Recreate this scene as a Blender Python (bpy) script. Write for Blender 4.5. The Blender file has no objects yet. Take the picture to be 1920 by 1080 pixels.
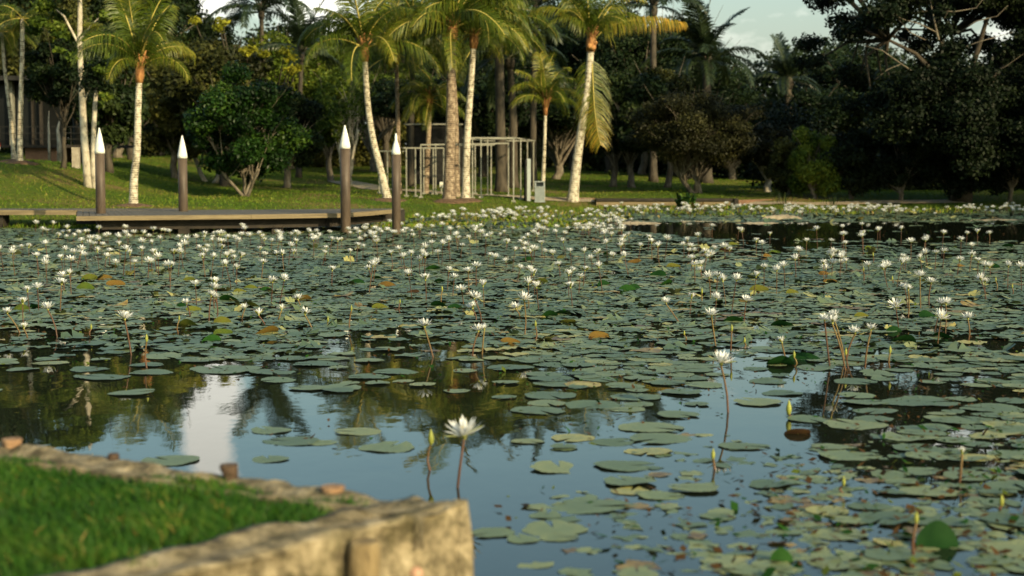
import bpy, math, random
import numpy as np
from mathutils import Vector, Matrix, Quaternion

random.seed(7)
RNG = np.random.default_rng(7)
R = math.radians
scene = bpy.context.scene
COL = scene.collection

# ------------------------------------------------------------------ camera, sky, sun, exposure
F = 3100.0                       # focal length in pixels of a 1920 wide frame
HOR = 290.0                      # horizon row
CAMZ = 2.0
PITCH = math.atan((540 - HOR) / F)
cam = bpy.data.cameras.new('camera')
cam.lens = F / 1920 * 36
cam.sensor_width = 36
cam.clip_start = 0.1
cam.clip_end = 1500
cam.dof.use_dof = True
cam.dof.focus_distance = 22.0
cam.dof.aperture_fstop = 1.9
camo = bpy.data.objects.new('camera', cam)
camo.location = (0, 0, CAMZ)
camo.rotation_euler = (math.pi / 2 - PITCH, 0, 0)
COL.objects.link(camo)
scene.camera = camo

SUN_AZ, SUN_EL = R(140), R(22)   # clockwise from +Y
sdir = Vector((math.sin(SUN_AZ) * math.cos(SUN_EL), math.cos(SUN_AZ) * math.cos(SUN_EL), math.sin(SUN_EL)))
sun = bpy.data.lights.new('sun', 'SUN')
sun.energy = 5.0
sun.angle = R(0.6)
sun.color = (1.0, 0.80, 0.47)
suno = bpy.data.objects.new('sun', sun)
suno.rotation_euler = sdir.to_track_quat('Z', 'Y').to_euler()
suno.location = (30, -30, 30)
COL.objects.link(suno)

world = bpy.data.worlds.new('World')
scene.world = world
world.use_nodes = True
wn, wl = world.node_tree.nodes, world.node_tree.links
for n in list(wn):
    wn.remove(n)


def nd(nodes, typ, **kw):
    n = nodes.new(typ)
    for k, v in kw.items():
        if k.startswith('i_'):
            n.inputs[k[2:].replace('_', ' ')].default_value = v
        else:
            setattr(n, k, v)
    return n


def make_world():
    out = nd(wn, 'ShaderNodeOutputWorld')
    bg = nd(wn, 'ShaderNodeBackground')
    bg.inputs['Strength'].default_value = 0.15
    sky = nd(wn, 'ShaderNodeTexSky', sky_type='NISHITA', sun_disc=False, sun_elevation=SUN_EL,
             sun_rotation=SUN_AZ, air_density=1.0, dust_density=3.6, ozone_density=1.2)
    tint = nd(wn, 'ShaderNodeMix', data_type='RGBA', blend_type='MULTIPLY')
    tint.inputs[0].default_value = 1.0
    tint.inputs[7].default_value = (1.02, 1.16, 1.02, 1)
    wl.new(sky.outputs[0], tint.inputs[6])
    tc = nd(wn, 'ShaderNodeTexCoord')
    mp = nd(wn, 'ShaderNodeMapping')
    mp.inputs['Scale'].default_value = (7, 7, 16)
    wl.new(tc.outputs['Generated'], mp.inputs[0])
    nz = nd(wn, 'ShaderNodeTexNoise')
    nz.inputs['Scale'].default_value = 1.4
    nz.inputs['Detail'].default_value = 7
    nz.inputs['Roughness'].default_value = 0.55
    wl.new(mp.outputs[0], nz.inputs[0])

    def blob(px, py, rad, gain):
        d = Vector(((px - 960) / F, 1.0, (HOR - py) / F)).normalized()
        sub = nd(wn, 'ShaderNodeVectorMath', operation='SUBTRACT')
        wl.new(tc.outputs['Generated'], sub.inputs[0])
        sub.inputs[1].default_value = d
        sc = nd(wn, 'ShaderNodeVectorMath', operation='MULTIPLY')
        wl.new(sub.outputs[0], sc.inputs[0])
        sc.inputs[1].default_value = rad
        ln = nd(wn, 'ShaderNodeVectorMath', operation='LENGTH')
        wl.new(sc.outputs[0], ln.inputs[0])
        mr = nd(wn, 'ShaderNodeMapRange')
        mr.inputs['From Min'].default_value = 0.0
        mr.inputs['From Max'].default_value = 1.0
        mr.inputs['To Min'].default_value = gain
        mr.inputs['To Max'].default_value = 0.0
        wl.new(ln.outputs['Value'], mr.inputs['Value'])
        return mr.outputs[0]
    acc = None
    # directions of the clouds the photograph shows (directly or mirrored in the pond)
    for args in ((385, -250, (48, 48, 13), 0.62), (408, -140, (52, 52, 18), 0.5), (590, 10, (16, 16, 22), 0.5), (385, 10, (20, 20, 26), 0.4),
                 (1440, 60, (7, 7, 26), 0.14), (1650, -240, (8, 8, 20), 0.22), (1900, 60, (6, 6, 14), 0.12)):
        o = blob(*args)
        if acc is None:
            acc = o
        else:
            a = nd(wn, 'ShaderNodeMath', operation='MAXIMUM')
            wl.new(acc, a.inputs[0])
            wl.new(o, a.inputs[1])
            acc = a.outputs[0]
    add = nd(wn, 'ShaderNodeMath', operation='ADD')
    wl.new(nz.outputs['Fac'], add.inputs[0])
    wl.new(acc, add.inputs[1])
    cr = nd(wn, 'ShaderNodeValToRGB')
    cr.color_ramp.elements[0].position = 0.62
    cr.color_ramp.elements[0].color = (0, 0, 0, 1)
    cr.color_ramp.elements[1].position = 0.84
    cr.color_ramp.elements[1].color = (1, 1, 1, 1)
    wl.new(add.outputs[0], cr.inputs[0])
    # the air near the horizon is paler and creamier
    sx = nd(wn, 'ShaderNodeSeparateXYZ')
    wl.new(tc.outputs['Generated'], sx.inputs[0])
    hz = nd(wn, 'ShaderNodeMapRange')
    hz.inputs['From Min'].default_value = 0.0
    hz.inputs['From Max'].default_value = 0.16
    hz.inputs['To Min'].default_value = 0.60
    hz.inputs['To Max'].default_value = 0.0
    wl.new(sx.outputs['Z'], hz.inputs['Value'])
    pale = nd(wn, 'ShaderNodeMix', data_type='RGBA')
    wl.new(hz.outputs[0], pale.inputs[0])
    wl.new(tint.outputs[2], pale.inputs[6])
    pale.inputs[7].default_value = (4.4, 4.6, 4.1, 1)
    mix = nd(wn, 'ShaderNodeMix', data_type='RGBA')
    wl.new(cr.outputs[0], mix.inputs[0])
    wl.new(pale.outputs[2], mix.inputs[6])
    mix.inputs[7].default_value = (8.2, 8.1, 7.2, 1)
    wl.new(mix.outputs[2], bg.inputs[0])
    wl.new(bg.outputs[0], out.inputs[0])


make_world()
scene.view_settings.view_transform = 'Standard'
scene.view_settings.look = 'None'
scene.view_settings.gamma = 1
scene.view_settings.exposure = 0.35
scene.render.engine = 'CYCLES'
cy = scene.cycles
cy.max_bounces = 5
cy.diffuse_bounces = 2
cy.glossy_bounces = 3
cy.transmission_bounces = 3
cy.transparent_max_bounces = 6
cy.caustics_reflective = False
cy.caustics_refractive = False
cy.use_denoising = True

# ------------------------------------------------------------------ picture <-> place
fw = Vector((0, math.cos(PITCH), -math.sin(PITCH)))
up = Vector((0, math.sin(PITCH), math.cos(PITCH)))


def ray(px, py):
    return fw + Vector((1, 0, 0)) * ((px - 960) / F) + up * ((540 - py) / F)


def G(px, py, z=0.0):
    d = ray(px, py)
    t = (z - CAMZ) / d.z
    return Vector((0, 0, CAMZ)) + d * t


def AT(px, py, Y):
    d = ray(px, py)
    return Vector((0, 0, CAMZ)) + d * (Y / d.y)


def to_px(x, y, z):
    """numpy: pixel of a point"""
    vx, vy, vz = x, y, z - CAMZ
    dep = vy * fw.y + vz * fw.z
    u = vx / dep
    v = (vy * up.y + vz * up.z) / dep
    return 960 + u * F, 540 - v * F


# pond outline
_far = [(-300, 430), (0, 428), (200, 429), (450, 421), (640, 417), (760, 409), (900, 402), (1000, 400), (1110, 398),
        (1125, 391), (1375, 390), (1400, 394), (1560, 391), (1920, 390), (2400, 389)]
POND = [(-0.18, 6.53), (-2.46, 7.96), (-14, 15.2), (-30, 26), (-30, 40)] + [tuple(G(a, b)[:2]) for a, b in _far] + \
       [(36, 58), (36, 12), (27, 0), (3, 2.5), (-2.5, 3.7)]
POND2 = [tuple(G(a, b, 0)[:2]) for a, b in [(1470, 366), (1600, 368), (1640, 365), (1600, 362), (1480, 361)]]


def sdist(x, y, poly):
    """signed distance, positive outside; numpy arrays"""
    x = np.asarray(x, float); y = np.asarray(y, float)
    best = np.full(x.shape, 1e9)
    inside = np.zeros(x.shape, bool)
    n = len(poly)
    for i in range(n):
        ax, ay = poly[i]; bx, by = poly[(i + 1) % n]
        ex, ey = bx - ax, by - ay
        t = np.clip(((x - ax) * ex + (y - ay) * ey) / (ex * ex + ey * ey + 1e-12), 0, 1)
        best = np.minimum(best, np.hypot(x - ax - t * ex, y - ay - t * ey))
        c = ((ay > y) != (by > y)) & (x < (bx - ax) * (y - ay) / (by - ay + 1e-12) + ax)
        inside ^= c
    return np.where(inside, -best, best)


def sm(a, b, v):
    t = np.clip((v - a) / (b - a), 0, 1)
    return t * t * (3 - 2 * t)


def height(x, y):
    x = np.asarray(x, float); y = np.asarray(y, float)
    s = sdist(x, y, POND)
    z = np.where(s < 0, np.maximum(s * 0.3, -0.9), 0.36 * sm(0, 5.5, s) + 0.02 * np.minimum(s, 1))
    slope = 0.021 - 0.016 * sm(0, 16, x)
    z = z + np.where(y > 30, slope * np.maximum(s - 6, 0) * (s < 90), 0)
    z = z + (1.1 * sm(46, 60, y) - .3 * sm(65, 73, y)) * (1 - sm(-19, -12, x))
    z = z + np.where(s > 0, 0.05 * np.sin(x * 0.7 + 1.3 * np.sin(y * 0.31)) * np.sin(y * 0.43) * sm(2, 8, s), 0)
    # low dip for the small pool behind the footbridge
    z = np.where((y < 30) & (s > 0), -0.3 + 0.8 * sm(0.25, 3, s), z)
    return z


def h1(x, y):
    return float(height(np.array([x]), np.array([y]))[0])


def base(px, py, dmin=38, dmax=180):
    """where the sight line through a pixel meets the lawn"""
    d = ray(px, py)
    Y = np.linspace(dmin, dmax, 1400)
    t = Y / d.y
    X = d.x * t; Z = CAMZ + d.z * t
    H = height(X, Y)
    k = np.argmax(Z <= H)
    if not (Z <= H).any():
        k = len(Y) - 1
    return Vector((X[k], Y[k], H[k]))


# ------------------------------------------------------------------ helpers: objects
def tag(o, label=None, cat=None, group=None, kind=None):
    if label: o['label'] = label
    if cat: o['category'] = cat
    if group: o['group'] = group
    if kind: o['kind'] = kind
    return o


def empty(name, loc, rz=0, **kw):
    o = bpy.data.objects.new(name, None)
    o.empty_display_size = 0.3
    o.location = loc
    o.rotation_euler = (0, 0, rz)
    COL.objects.link(o)
    return tag(o, **kw)


def link(name, mesh, parent=None, loc=None, **kw):
    o = bpy.data.objects.new(name, mesh)
    COL.objects.link(o)
    if parent is not None: o.parent = parent
    if loc is not None: o.location = loc
    return tag(o, **kw)


def copy_tree(o, parent=None, kids=None):
    c = o.copy()
    COL.objects.link(c)
    if parent is not None: c.parent = parent
    for ch in (kids if kids is not None else list(o.children)):
        copy_tree(ch, c)
    return c


class MB:
    """collects faces, builds one mesh"""
    def __init__(s):
        s.v = []; s.f = []; s.m = []; s.t = []; s.sm = []

    def face(s, pts, m=0, t=0.5, smooth=False):
        k = len(s.v)
        s.v.extend(tuple(p) for p in pts)
        s.t.extend([t] * len(pts))
        s.f.append(tuple(range(k, k + len(pts)))); s.m.append(m); s.sm.append(smooth)

    def box(s, c, size, rz=0, m=0, t=0.5, M=None):
        c = Vector(c); hx, hy, hz = [q / 2 for q in size]
        Rm = Matrix.Rotation(rz, 3, 'Z') if M is None else M
        k = len(s.v)
        for z in (-hz, hz):
            for x, y in ((-hx, -hy), (hx, -hy), (hx, hy), (-hx, hy)):
                s.v.append(tuple(c + Rm @ Vector((x, y, z)))); s.t.append(t)
        for q in ((0, 3, 2, 1), (4, 5, 6, 7), (0, 1, 5, 4), (1, 2, 6, 5), (2, 3, 7, 6), (3, 0, 4, 7)):
            s.f.append(tuple(k + i for i in q)); s.m.append(m); s.sm.append(False)

    def bar(s, a, b, w, h=None, m=0, t=0.5):
        a = Vector(a); b = Vector(b); d = b - a
        q = d.to_track_quat('Z', 'X' if abs(d.normalized().z) > .9 else 'Y').to_matrix()
        s.box((a + b) / 2, (w, h or w, d.length), M=q, m=m, t=t)

    def tube(s, pts, rad, n=8, m=0, t=0.5, cap=True, jit=0.0, ttop=None):
        pts = [Vector(p) for p in pts]
        if not hasattr(rad, '__len__'): rad = [rad] * len(pts)
        k = len(s.v)
        prev = Vector((1, 0, 0))
        for i, p in enumerate(pts):
            d = (pts[min(i + 1, len(pts) - 1)] - pts[max(i - 1, 0)])
            if d.length < 1e-9: d = Vector((0, 0, 1))
            d.normalize()
            a = prev - d * prev.dot(d)
            if a.length < 1e-3: a = d.orthogonal()
            a.normalize(); prev = a
            b = d.cross(a)
            for j in range(n):
                an = 2 * math.pi * j / n
                rr = rad[i] * (1 + random.uniform(-jit, jit))
                s.v.append(tuple(p + (a * math.cos(an) + b * math.sin(an)) * rr))
                s.t.append(t if ttop is None else t + (ttop - t) * i / (len(pts) - 1))
        for i in range(len(pts) - 1):
            for j in range(n):
                s.f.append((k + i * n + j, k + i * n + (j + 1) % n, k + (i + 1) * n + (j + 1) % n, k + (i + 1) * n + j))
                s.m.append(m); s.sm.append(True)
        if cap:
            s.f.append(tuple(k + j for j in reversed(range(n)))); s.m.append(m); s.sm.append(False)
            e = k + (len(pts) - 1) * n
            s.f.append(tuple(e + j for j in range(n))); s.m.append(m); s.sm.append(False)

    def lathe(s, prof, n=16, m=0, t=0.5, c=(0, 0, 0), jit=0.0):
        s.tube([Vector(c) + Vector((0, 0, z)) for r, z in prof], [r for r, z in prof], n, m, t, True, jit)

    def mesh(s, name, mats):
        me = bpy.data.meshes.new(name)
        me.from_pydata(s.v, [], s.f)
        for mt in (mats if isinstance(mats, (list, tuple)) else [mats]): me.materials.append(mt)
        me.polygons.foreach_set('material_index', s.m)
        me.polygons.foreach_set('use_smooth', s.sm)
        at = me.attributes.new('tint', 'FLOAT', 'POINT')
        at.data.foreach_set('value', s.t)
        me.update()
        return me

    def obj(s, name, mats, parent=None, loc=None, **kw):
        return link(name, s.mesh(name, mats), parent, loc, **kw)


def np_mesh(name, V, faces, tint, mats, smooth=False):
    """V (n,3), faces (m,k) with k constant"""
    me = bpy.data.meshes.new(name)
    n, (m, k) = len(V), faces.shape
    me.vertices.add(n); me.loops.add(m * k); me.polygons.add(m)
    me.vertices.foreach_set('co', np.asarray(V, np.float32).ravel())
    me.loops.foreach_set('vertex_index', faces.astype(np.int32).ravel())
    me.polygons.foreach_set('loop_start', np.arange(0, m * k, k, dtype=np.int32))
    me.polygons.foreach_set('loop_total', np.full(m, k, np.int32))
    if smooth: me.polygons.foreach_set('use_smooth', np.ones(m, bool))
    at = me.attributes.new('tint', 'FLOAT', 'POINT')
    at.data.foreach_set('value', np.asarray(tint, np.float32))
    me.update(calc_edges=True)
    me.materials.append(mats)
    return me


# ------------------------------------------------------------------ helpers: materials
def new_mat(name):
    m = bpy.data.materials.new(name)
    m.use_nodes = True
    nt = m.node_tree
    for n in list(nt.nodes): nt.nodes.remove(n)
    return m, nt.nodes, nt.links


def ramp(N, cols):
    c = N.new('ShaderNodeValToRGB')
    el = c.color_ramp.elements
    while len(el) < len(cols): el.new(0.5)
    for e, (p, col) in zip(el, cols):
        e.position = p; e.color = (*col, 1)
    return c


def bump(N, L, src, strength, dist=0.02):
    b = N.new('ShaderNodeBump')
    b.inputs['Strength'].default_value = strength
    b.inputs['Distance'].default_value = dist
    L.new(src, b.inputs['Height'])
    return b


def noise(N, L, scale, detail=4, rough=0.55, stretch=None, coord='Object'):
    tc = N.new('ShaderNodeTexCoord')
    nz = N.new('ShaderNodeTexNoise')
    nz.inputs['Scale'].default_value = scale
    nz.inputs['Detail'].default_value = detail
    nz.inputs['Roughness'].default_value = rough
    if stretch:
        mp = N.new('ShaderNodeMapping')
        mp.inputs['Scale'].default_value = stretch
        L.new(tc.outputs[coord], mp.inputs[0]); L.new(mp.outputs[0], nz.inputs[0])
    else:
        L.new(tc.outputs[coord], nz.inputs[0])
    return nz


def leaf_mat(name, cols, trans=0.3, rough=0.55, spec=0.15, obvar=0.25):
    """ramp over the 'tint' attribute plus a per-object offset"""
    m, N, L = new_mat(name)
    out = N.new('ShaderNodeOutputMaterial')
    at = N.new('ShaderNodeAttribute'); at.attribute_name = 'tint'
    oi = N.new('ShaderNodeObjectInfo')
    ma = N.new('ShaderNodeMath'); ma.operation = 'MULTIPLY_ADD'
    L.new(oi.outputs['Random'], ma.inputs[0]); ma.inputs[1].default_value = obvar
    L.new(at.outputs['Fac'], ma.inputs[2])
    sb = N.new('ShaderNodeMath'); sb.operation = 'SUBTRACT'
    L.new(ma.outputs[0], sb.inputs[0]); sb.inputs[1].default_value = obvar / 2
    cr = ramp(N, cols)
    L.new(sb.outputs[0], cr.inputs[0])
    p = N.new('ShaderNodeBsdfPrincipled')
    p.inputs['Roughness'].default_value = rough
    p.inputs['Specular IOR Level'].default_value = spec
    L.new(cr.outputs[0], p.inputs['Base Color'])
    if trans > 0:
        tr = N.new('ShaderNodeBsdfTranslucent')
        L.new(cr.outputs[0], tr.inputs[0])
        mx = N.new('ShaderNodeMixShader'); mx.inputs[0].default_value = trans
        L.new(p.outputs[0], mx.inputs[1]); L.new(tr.outputs[0], mx.inputs[2])
        L.new(mx.outputs[0], out.inputs[0])
    else:
        L.new(p.outputs[0], out.inputs[0])
    return m


def surf_mat(name, cols, scale=5, detail=6, rough=0.8, bstr=0.4, bdist=0.02, stretch=None, spec=0.3, rough_n=0.6, metal=0):
    m, N, L = new_mat(name)
    out = N.new('ShaderNodeOutputMaterial')
    nz = noise(N, L, scale, detail, rough_n, stretch)
    cr = ramp(N, cols)
    L.new(nz.outputs['Fac'], cr.inputs[0])
    p = N.new('ShaderNodeBsdfPrincipled')
    p.inputs['Roughness'].default_value = rough
    p.inputs['Specular IOR Level'].default_value = spec
    p.inputs['Metallic'].default_value = metal
    L.new(cr.outputs[0], p.inputs['Base Color'])
    if bstr:
        n2 = noise(N, L, scale * 4, 5, 0.6, stretch)
        b = bump(N, L, n2.outputs['Fac'], bstr, bdist)
        L.new(b.outputs[0], p.inputs['Normal'])
    L.new(p.outputs[0], out.inputs[0])
    return m


M = {}
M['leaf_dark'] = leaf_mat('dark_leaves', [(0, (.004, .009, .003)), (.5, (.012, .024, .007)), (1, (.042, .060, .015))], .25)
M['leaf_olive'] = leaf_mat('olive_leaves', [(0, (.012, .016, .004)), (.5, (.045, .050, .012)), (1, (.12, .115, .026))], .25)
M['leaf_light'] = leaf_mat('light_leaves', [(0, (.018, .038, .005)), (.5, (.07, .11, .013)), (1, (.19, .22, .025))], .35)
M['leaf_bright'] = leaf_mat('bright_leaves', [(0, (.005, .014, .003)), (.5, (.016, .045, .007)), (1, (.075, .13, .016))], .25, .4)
M['leaf_brown'] = leaf_mat('brown_leaves', [(0, (.010, .010, .004)), (.5, (.023, .025, .008)), (1, (.058, .056, .016))], .2)
M['leaf_yellow'] = leaf_mat('yellow_leaves', [(0, (.12, .13, .01)), (1, (.35, .33, .03))], .4)
M['frond'] = leaf_mat('palm_frond', [(0, (.010, .022, .004)), (.5, (.070, .105, .009)), (.8, (.20, .19, .018)), (1, (.42, .25, .02))], .35, .4, .3, .30)
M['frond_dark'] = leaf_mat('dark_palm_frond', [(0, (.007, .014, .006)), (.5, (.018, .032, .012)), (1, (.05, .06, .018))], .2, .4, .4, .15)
M['bark'] = surf_mat('grey_bark', [(.3, (.05, .04, .028)), (.55, (.15, .125, .09)), (.75, (.26, .235, .185))], 6, bstr=.6, stretch=(1, 1, .35))
M['bark_pale'] = surf_mat('pale_bark', [(.3, (.10, .085, .06)), (.46, (.34, .30, .23)), (.7, (.52, .48, .38))], 5, bstr=.5, stretch=(1, 1, .7))
M['bark_dark'] = surf_mat('dark_bark', [(.3, (.02, .017, .012)), (.7, (.08, .065, .045))], 6, bstr=.6, stretch=(1, 1, .35))


def palm_bark(name, c0, c1, c2):
    m, N, L = new_mat(name)
    out = N.new('ShaderNodeOutputMaterial')
    nz = noise(N, L, 7, 6, .65)
    cr = ramp(N, [(.39, c0), (.50, c1), (.7, c2)])
    tc = N.new('ShaderNodeTexCoord')
    wv = N.new('ShaderNodeTexWave'); wv.wave_type = 'BANDS'; wv.bands_direction = 'Z'
    wv.inputs['Scale'].default_value = 4.5; wv.inputs['Distortion'].default_value = 3.5
    wv.inputs['Detail'].default_value = 2; wv.inputs['Detail Scale'].default_value = 1.5
    L.new(tc.outputs['Object'], wv.inputs[0])
    mx = N.new('ShaderNodeMix'); mx.data_type = 'FLOAT'; mx.inputs[0].default_value = .10
    L.new(nz.outputs['Fac'], mx.inputs[2]); L.new(wv.outputs['Fac'], mx.inputs[3])
    L.new(mx.outputs[0], cr.inputs[0])
    p = N.new('ShaderNodeBsdfPrincipled'); p.inputs['Roughness'].default_value = .85
    L.new(cr.outputs[0], p.inputs['Base Color'])
    b = bump(N, L, mx.outputs[0], .8, .03)
    L.new(b.outputs[0], p.inputs['Normal']); L.new(p.outputs[0], out.inputs[0])
    return m


M['palm_bark'] = palm_bark('ringed_pale_palm_bark', (.09, .07, .045), (.38, .34, .25), (.56, .52, .42))
M['palm_bark_brown'] = palm_bark('ringed_brown_palm_bark', (.06, .04, .025), (.17, .12, .075), (.40, .33, .23))
M['crownshaft'] = surf_mat('orange_leaf_bases', [(.3, (.16, .06, .02)), (.6, (.40, .20, .07)), (.8, (.35, .28, .08))], 9, bstr=.5, stretch=(1, 1, .3))
M['rachis'] = surf_mat('frond_rib', [(.3, (.28, .24, .05)), (.7, (.42, .33, .08))], 5, bstr=0)


def grass_ground():
    m, N, L = new_mat('lawn_ground')
    out = N.new('ShaderNodeOutputMaterial')
    n1 = noise(N, L, .22, 6, .6)
    n2 = noise(N, L, 6, 6, .7)
    mx = N.new('ShaderNodeMix'); mx.data_type = 'FLOAT'; mx.inputs[0].default_value = .38
    L.new(n1.outputs['Fac'], mx.inputs[2]); L.new(n2.outputs['Fac'], mx.inputs[3])
    cr = ramp(N, [(.30, (.042, .085, .009)), (.46, (.075, .125, .013)), (.54, (.12, .14, .02)), (.59, (.19, .145, .05)), (.66, (.25, .18, .08))])
    L.new(mx.outputs[0], cr.inputs[0])
    p = N.new('ShaderNodeBsdfPrincipled'); p.inputs['Roughness'].default_value = .9
    p.inputs['Specular IOR Level'].default_value = .1
    L.new(cr.outputs[0], p.inputs['Base Color'])
    n3 = noise(N, L, 22, 4, .7)
    b = bump(N, L, n3.outputs['Fac'], 1.0, .12)
    L.new(b.outputs[0], p.inputs['Normal']); L.new(p.outputs[0], out.inputs[0])
    return m


M['ground'] = grass_ground()
M['blade'] = leaf_mat('grass_blades', [(0, (.012, .050, .006)), (.55, (.040, .115, .012)), (.85, (.11, .16, .02)), (1, (.30, .21, .06))], .35, .5, .15)
M['blade_far'] = leaf_mat('lawn_blades', [(0, (.040, .09, .008)), (.5, (.095, .155, .014)), (.8, (.17, .185, .026)), (1, (.26, .20, .07))], .3, .6, .1)


def water_mat():
    m, N, L = new_mat('pond_water')
    out = N.new('ShaderNodeOutputMaterial')
    p = N.new('ShaderNodeBsdfPrincipled')
    p.inputs['Base Color'].default_value = (.010, .013, .008, 1)
    p.inputs['Roughness'].default_value = .015
    p.inputs['IOR'].default_value = 1.333
    p.inputs['Specular IOR Level'].default_value = .5
    n1 = noise(N, L, 3.0, 3, .5, (1, .6, 1))
    n2 = noise(N, L, .6, 2, .5, (1, .5, 1))
    ad = N.new('ShaderNodeMath'); ad.operation = 'MULTIPLY_ADD'
    L.new(n2.outputs['Fac'], ad.inputs[0]); ad.inputs[1].default_value = 2.0
    L.new(n1.outputs['Fac'], ad.inputs[2])
    b = bump(N, L, ad.outputs[0], .25, .006)
    L.new(b.outputs[0], p.inputs['Normal'])
    L.new(p.outputs[0], out.inputs[0])
    return m


M['water'] = water_mat()


def pad_mat():
    m, N, L = new_mat('lily_pad_skin')
    out = N.new('ShaderNodeOutputMaterial')
    at = N.new('ShaderNodeAttribute'); at.attribute_name = 'tint'
    oi = N.new('ShaderNodeObjectInfo')
    ma = N.new('ShaderNodeMath'); ma.operation = 'MULTIPLY_ADD'
    L.new(oi.outputs['Random'], ma.inputs[0]); ma.inputs[1].default_value = .30
    L.new(at.outputs['Fac'], ma.inputs[2])
    nz = noise(N, L, 5, 8, .72)
    m2 = N.new('ShaderNodeMath'); m2.operation = 'MULTIPLY_ADD'
    L.new(nz.outputs['Fac'], m2.inputs[0]); m2.inputs[1].default_value = .75
    L.new(ma.outputs[0], m2.inputs[2])
    sb = N.new('ShaderNodeMath'); sb.operation = 'SUBTRACT'; sb.inputs[1].default_value = .50
    L.new(m2.outputs[0], sb.inputs[0])
    cr = ramp(N, [(0, (.062, .098, .050)), (.35, (.115, .155, .075)), (.6, (.175, .20, .085)), (.78, (.32, .29, .09)), (.9, (.20, .14, .04)), (1, (.07, .045, .02))])
    L.new(sb.outputs[0], cr.inputs[0])
    p = N.new('ShaderNodeBsdfPrincipled'); p.inputs['Roughness'].default_value = .5
    p.inputs['Specular IOR Level'].default_value = .5
    L.new(cr.outputs[0], p.inputs['Base Color'])
    n2 = noise(N, L, 14, 3, .6)
    b = bump(N, L, n2.outputs['Fac'], .35, .01)
    L.new(b.outputs[0], p.inputs['Normal'])
    L.new(p.outputs[0], out.inputs[0])
    return m


M['pad'] = pad_mat()
M['leaf_shaded'] = leaf_mat('shaded_deep_green_leaves', [(0, (.003, .007, .002)), (.5, (.008, .015, .005)), (1, (.026, .036, .010))], .2)  # low light on the right-hand trees is put into this dark green
M['leafraised'] = leaf_mat('raised_leaf_skin', [(0, (.008, .035, .008)), (.3, (.022, .075, .012)), (.55, (.11, .13, .02)), (.8, (.16, .095, .022)), (1, (.06, .032, .015))], .3, .7, .08, .05)
M['petal'] = leaf_mat('white_petals', [(0, (.52, .53, .50)), (1, (.84, .85, .84))], .3, .5, .2, .1)
M['stamen'] = leaf_mat('yellow_stamens', [(0, (.60, .42, .05)), (1, (.75, .6, .12))], .1, .6, .2, .1)
M['sepal'] = leaf_mat('green_sepals', [(0, (.10, .13, .03)), (.5, (.30, .32, .06)), (1, (.50, .50, .2))], .2, .5, .3, .2)
M['stem'] = leaf_mat('flower_stems', [(0, (.035, .018, .012)), (.5, (.10, .05, .03)), (1, (.17, .13, .04))], .1, .5, .3, .5)
M['pile'] = surf_mat('brown_painted_steel', [(.35, (.045, .032, .022)), (.55, (.085, .062, .044)), (.68, (.13, .10, .075))], 4, bstr=.15, rough=.55, stretch=(1, 1, .3))
M['cone'] = surf_mat('white_plastic_cone', [(.32, (.36, .36, .29)), (.46, (.66, .67, .60)), (.7, (.78, .78, .71))], 4, bstr=.1, rough=.6)
M['deckwood'] = surf_mat('weathered_deck_boards', [(.3, (.06, .055, .045)), (.7, (.14, .125, .105))], 4, bstr=.3, stretch=(1, 8, 1))
M['fascia'] = surf_mat('tan_edge_board', [(.3, (.11, .085, .05)), (.7, (.23, .18, .10))], 3, bstr=.3, stretch=(.3, .3, 5))
M['darkwood'] = surf_mat('dark_timber', [(.3, (.012, .010, .008)), (.7, (.035, .028, .02))], 4, bstr=.3)
M['steel'] = surf_mat('galvanised_steel', [(.3, (.15, .15, .12)), (.7, (.28, .27, .22))], 5, bstr=.1, rough=.5)
M['bingrey'] = surf_mat('grey_painted_metal', [(.3, (.19, .22, .21)), (.7, (.27, .30, .29))], 5, bstr=.1, rough=.5)
M['blackmetal'] = surf_mat('black_louvres', [(.3, (.012, .012, .012)), (.7, (.03, .03, .028))], 5, bstr=.1, rough=.9, spec=.05)
M['concrete'] = surf_mat('pale_concrete', [(.3, (.20, .17, .13)), (.7, (.38, .34, .27))], 6, bstr=.4)
M['glass'] = surf_mat('dark_glass', [(.3, (.006, .007, .007)), (.7, (.010, .011, .011))], 1, bstr=0, rough=.3, spec=.15)
M['sand'] = surf_mat('pale_mud', [(.3, (.20, .16, .10)), (.7, (.40, .34, .24))], 5, bstr=.6)
M['red'] = surf_mat('red_plastic', [(.3, (.45, .03, .02)), (.7, (.55, .05, .03))], 5, bstr=0, rough=.5)
M['path'] = surf_mat('sandy_path', [(.3, (.24, .19, .12)), (.7, (.40, .32, .21))], 4, bstr=.5)
M['wall'] = surf_mat('rough_sandstone', [(.36, (.035, .028, .016)), (.46, (.13, .105, .06)), (.57, (.27, .22, .135)), (.72, (.46, .39, .27))], 8, 12, .9, 1.0, .02, rough_n=.72)
def add_moss(m):
    N, L = m.node_tree.nodes, m.node_tree.links
    p = [n for n in N if n.type == 'BSDF_PRINCIPLED'][0]
    src = p.inputs['Base Color'].links[0].from_socket
    nz = noise(N, L, 3.2, 9, .7)
    cr = ramp(N, [(.50, (0, 0, 0)), (.60, (1, 1, 1))])
    L.new(nz.outputs['Fac'], cr.inputs[0])
    mx = N.new('ShaderNodeMix'); mx.data_type = 'RGBA'
    sc = N.new('ShaderNodeMath'); sc.operation = 'MULTIPLY'; sc.inputs[1].default_value = .35
    L.new(cr.outputs[0], sc.inputs[0]); L.new(sc.outputs[0], mx.inputs[0])
    L.new(src, mx.inputs[6]); mx.inputs[7].default_value = (.085, .075, .028, 1)
    L.new(mx.outputs[2], p.inputs['Base Color'])


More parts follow.
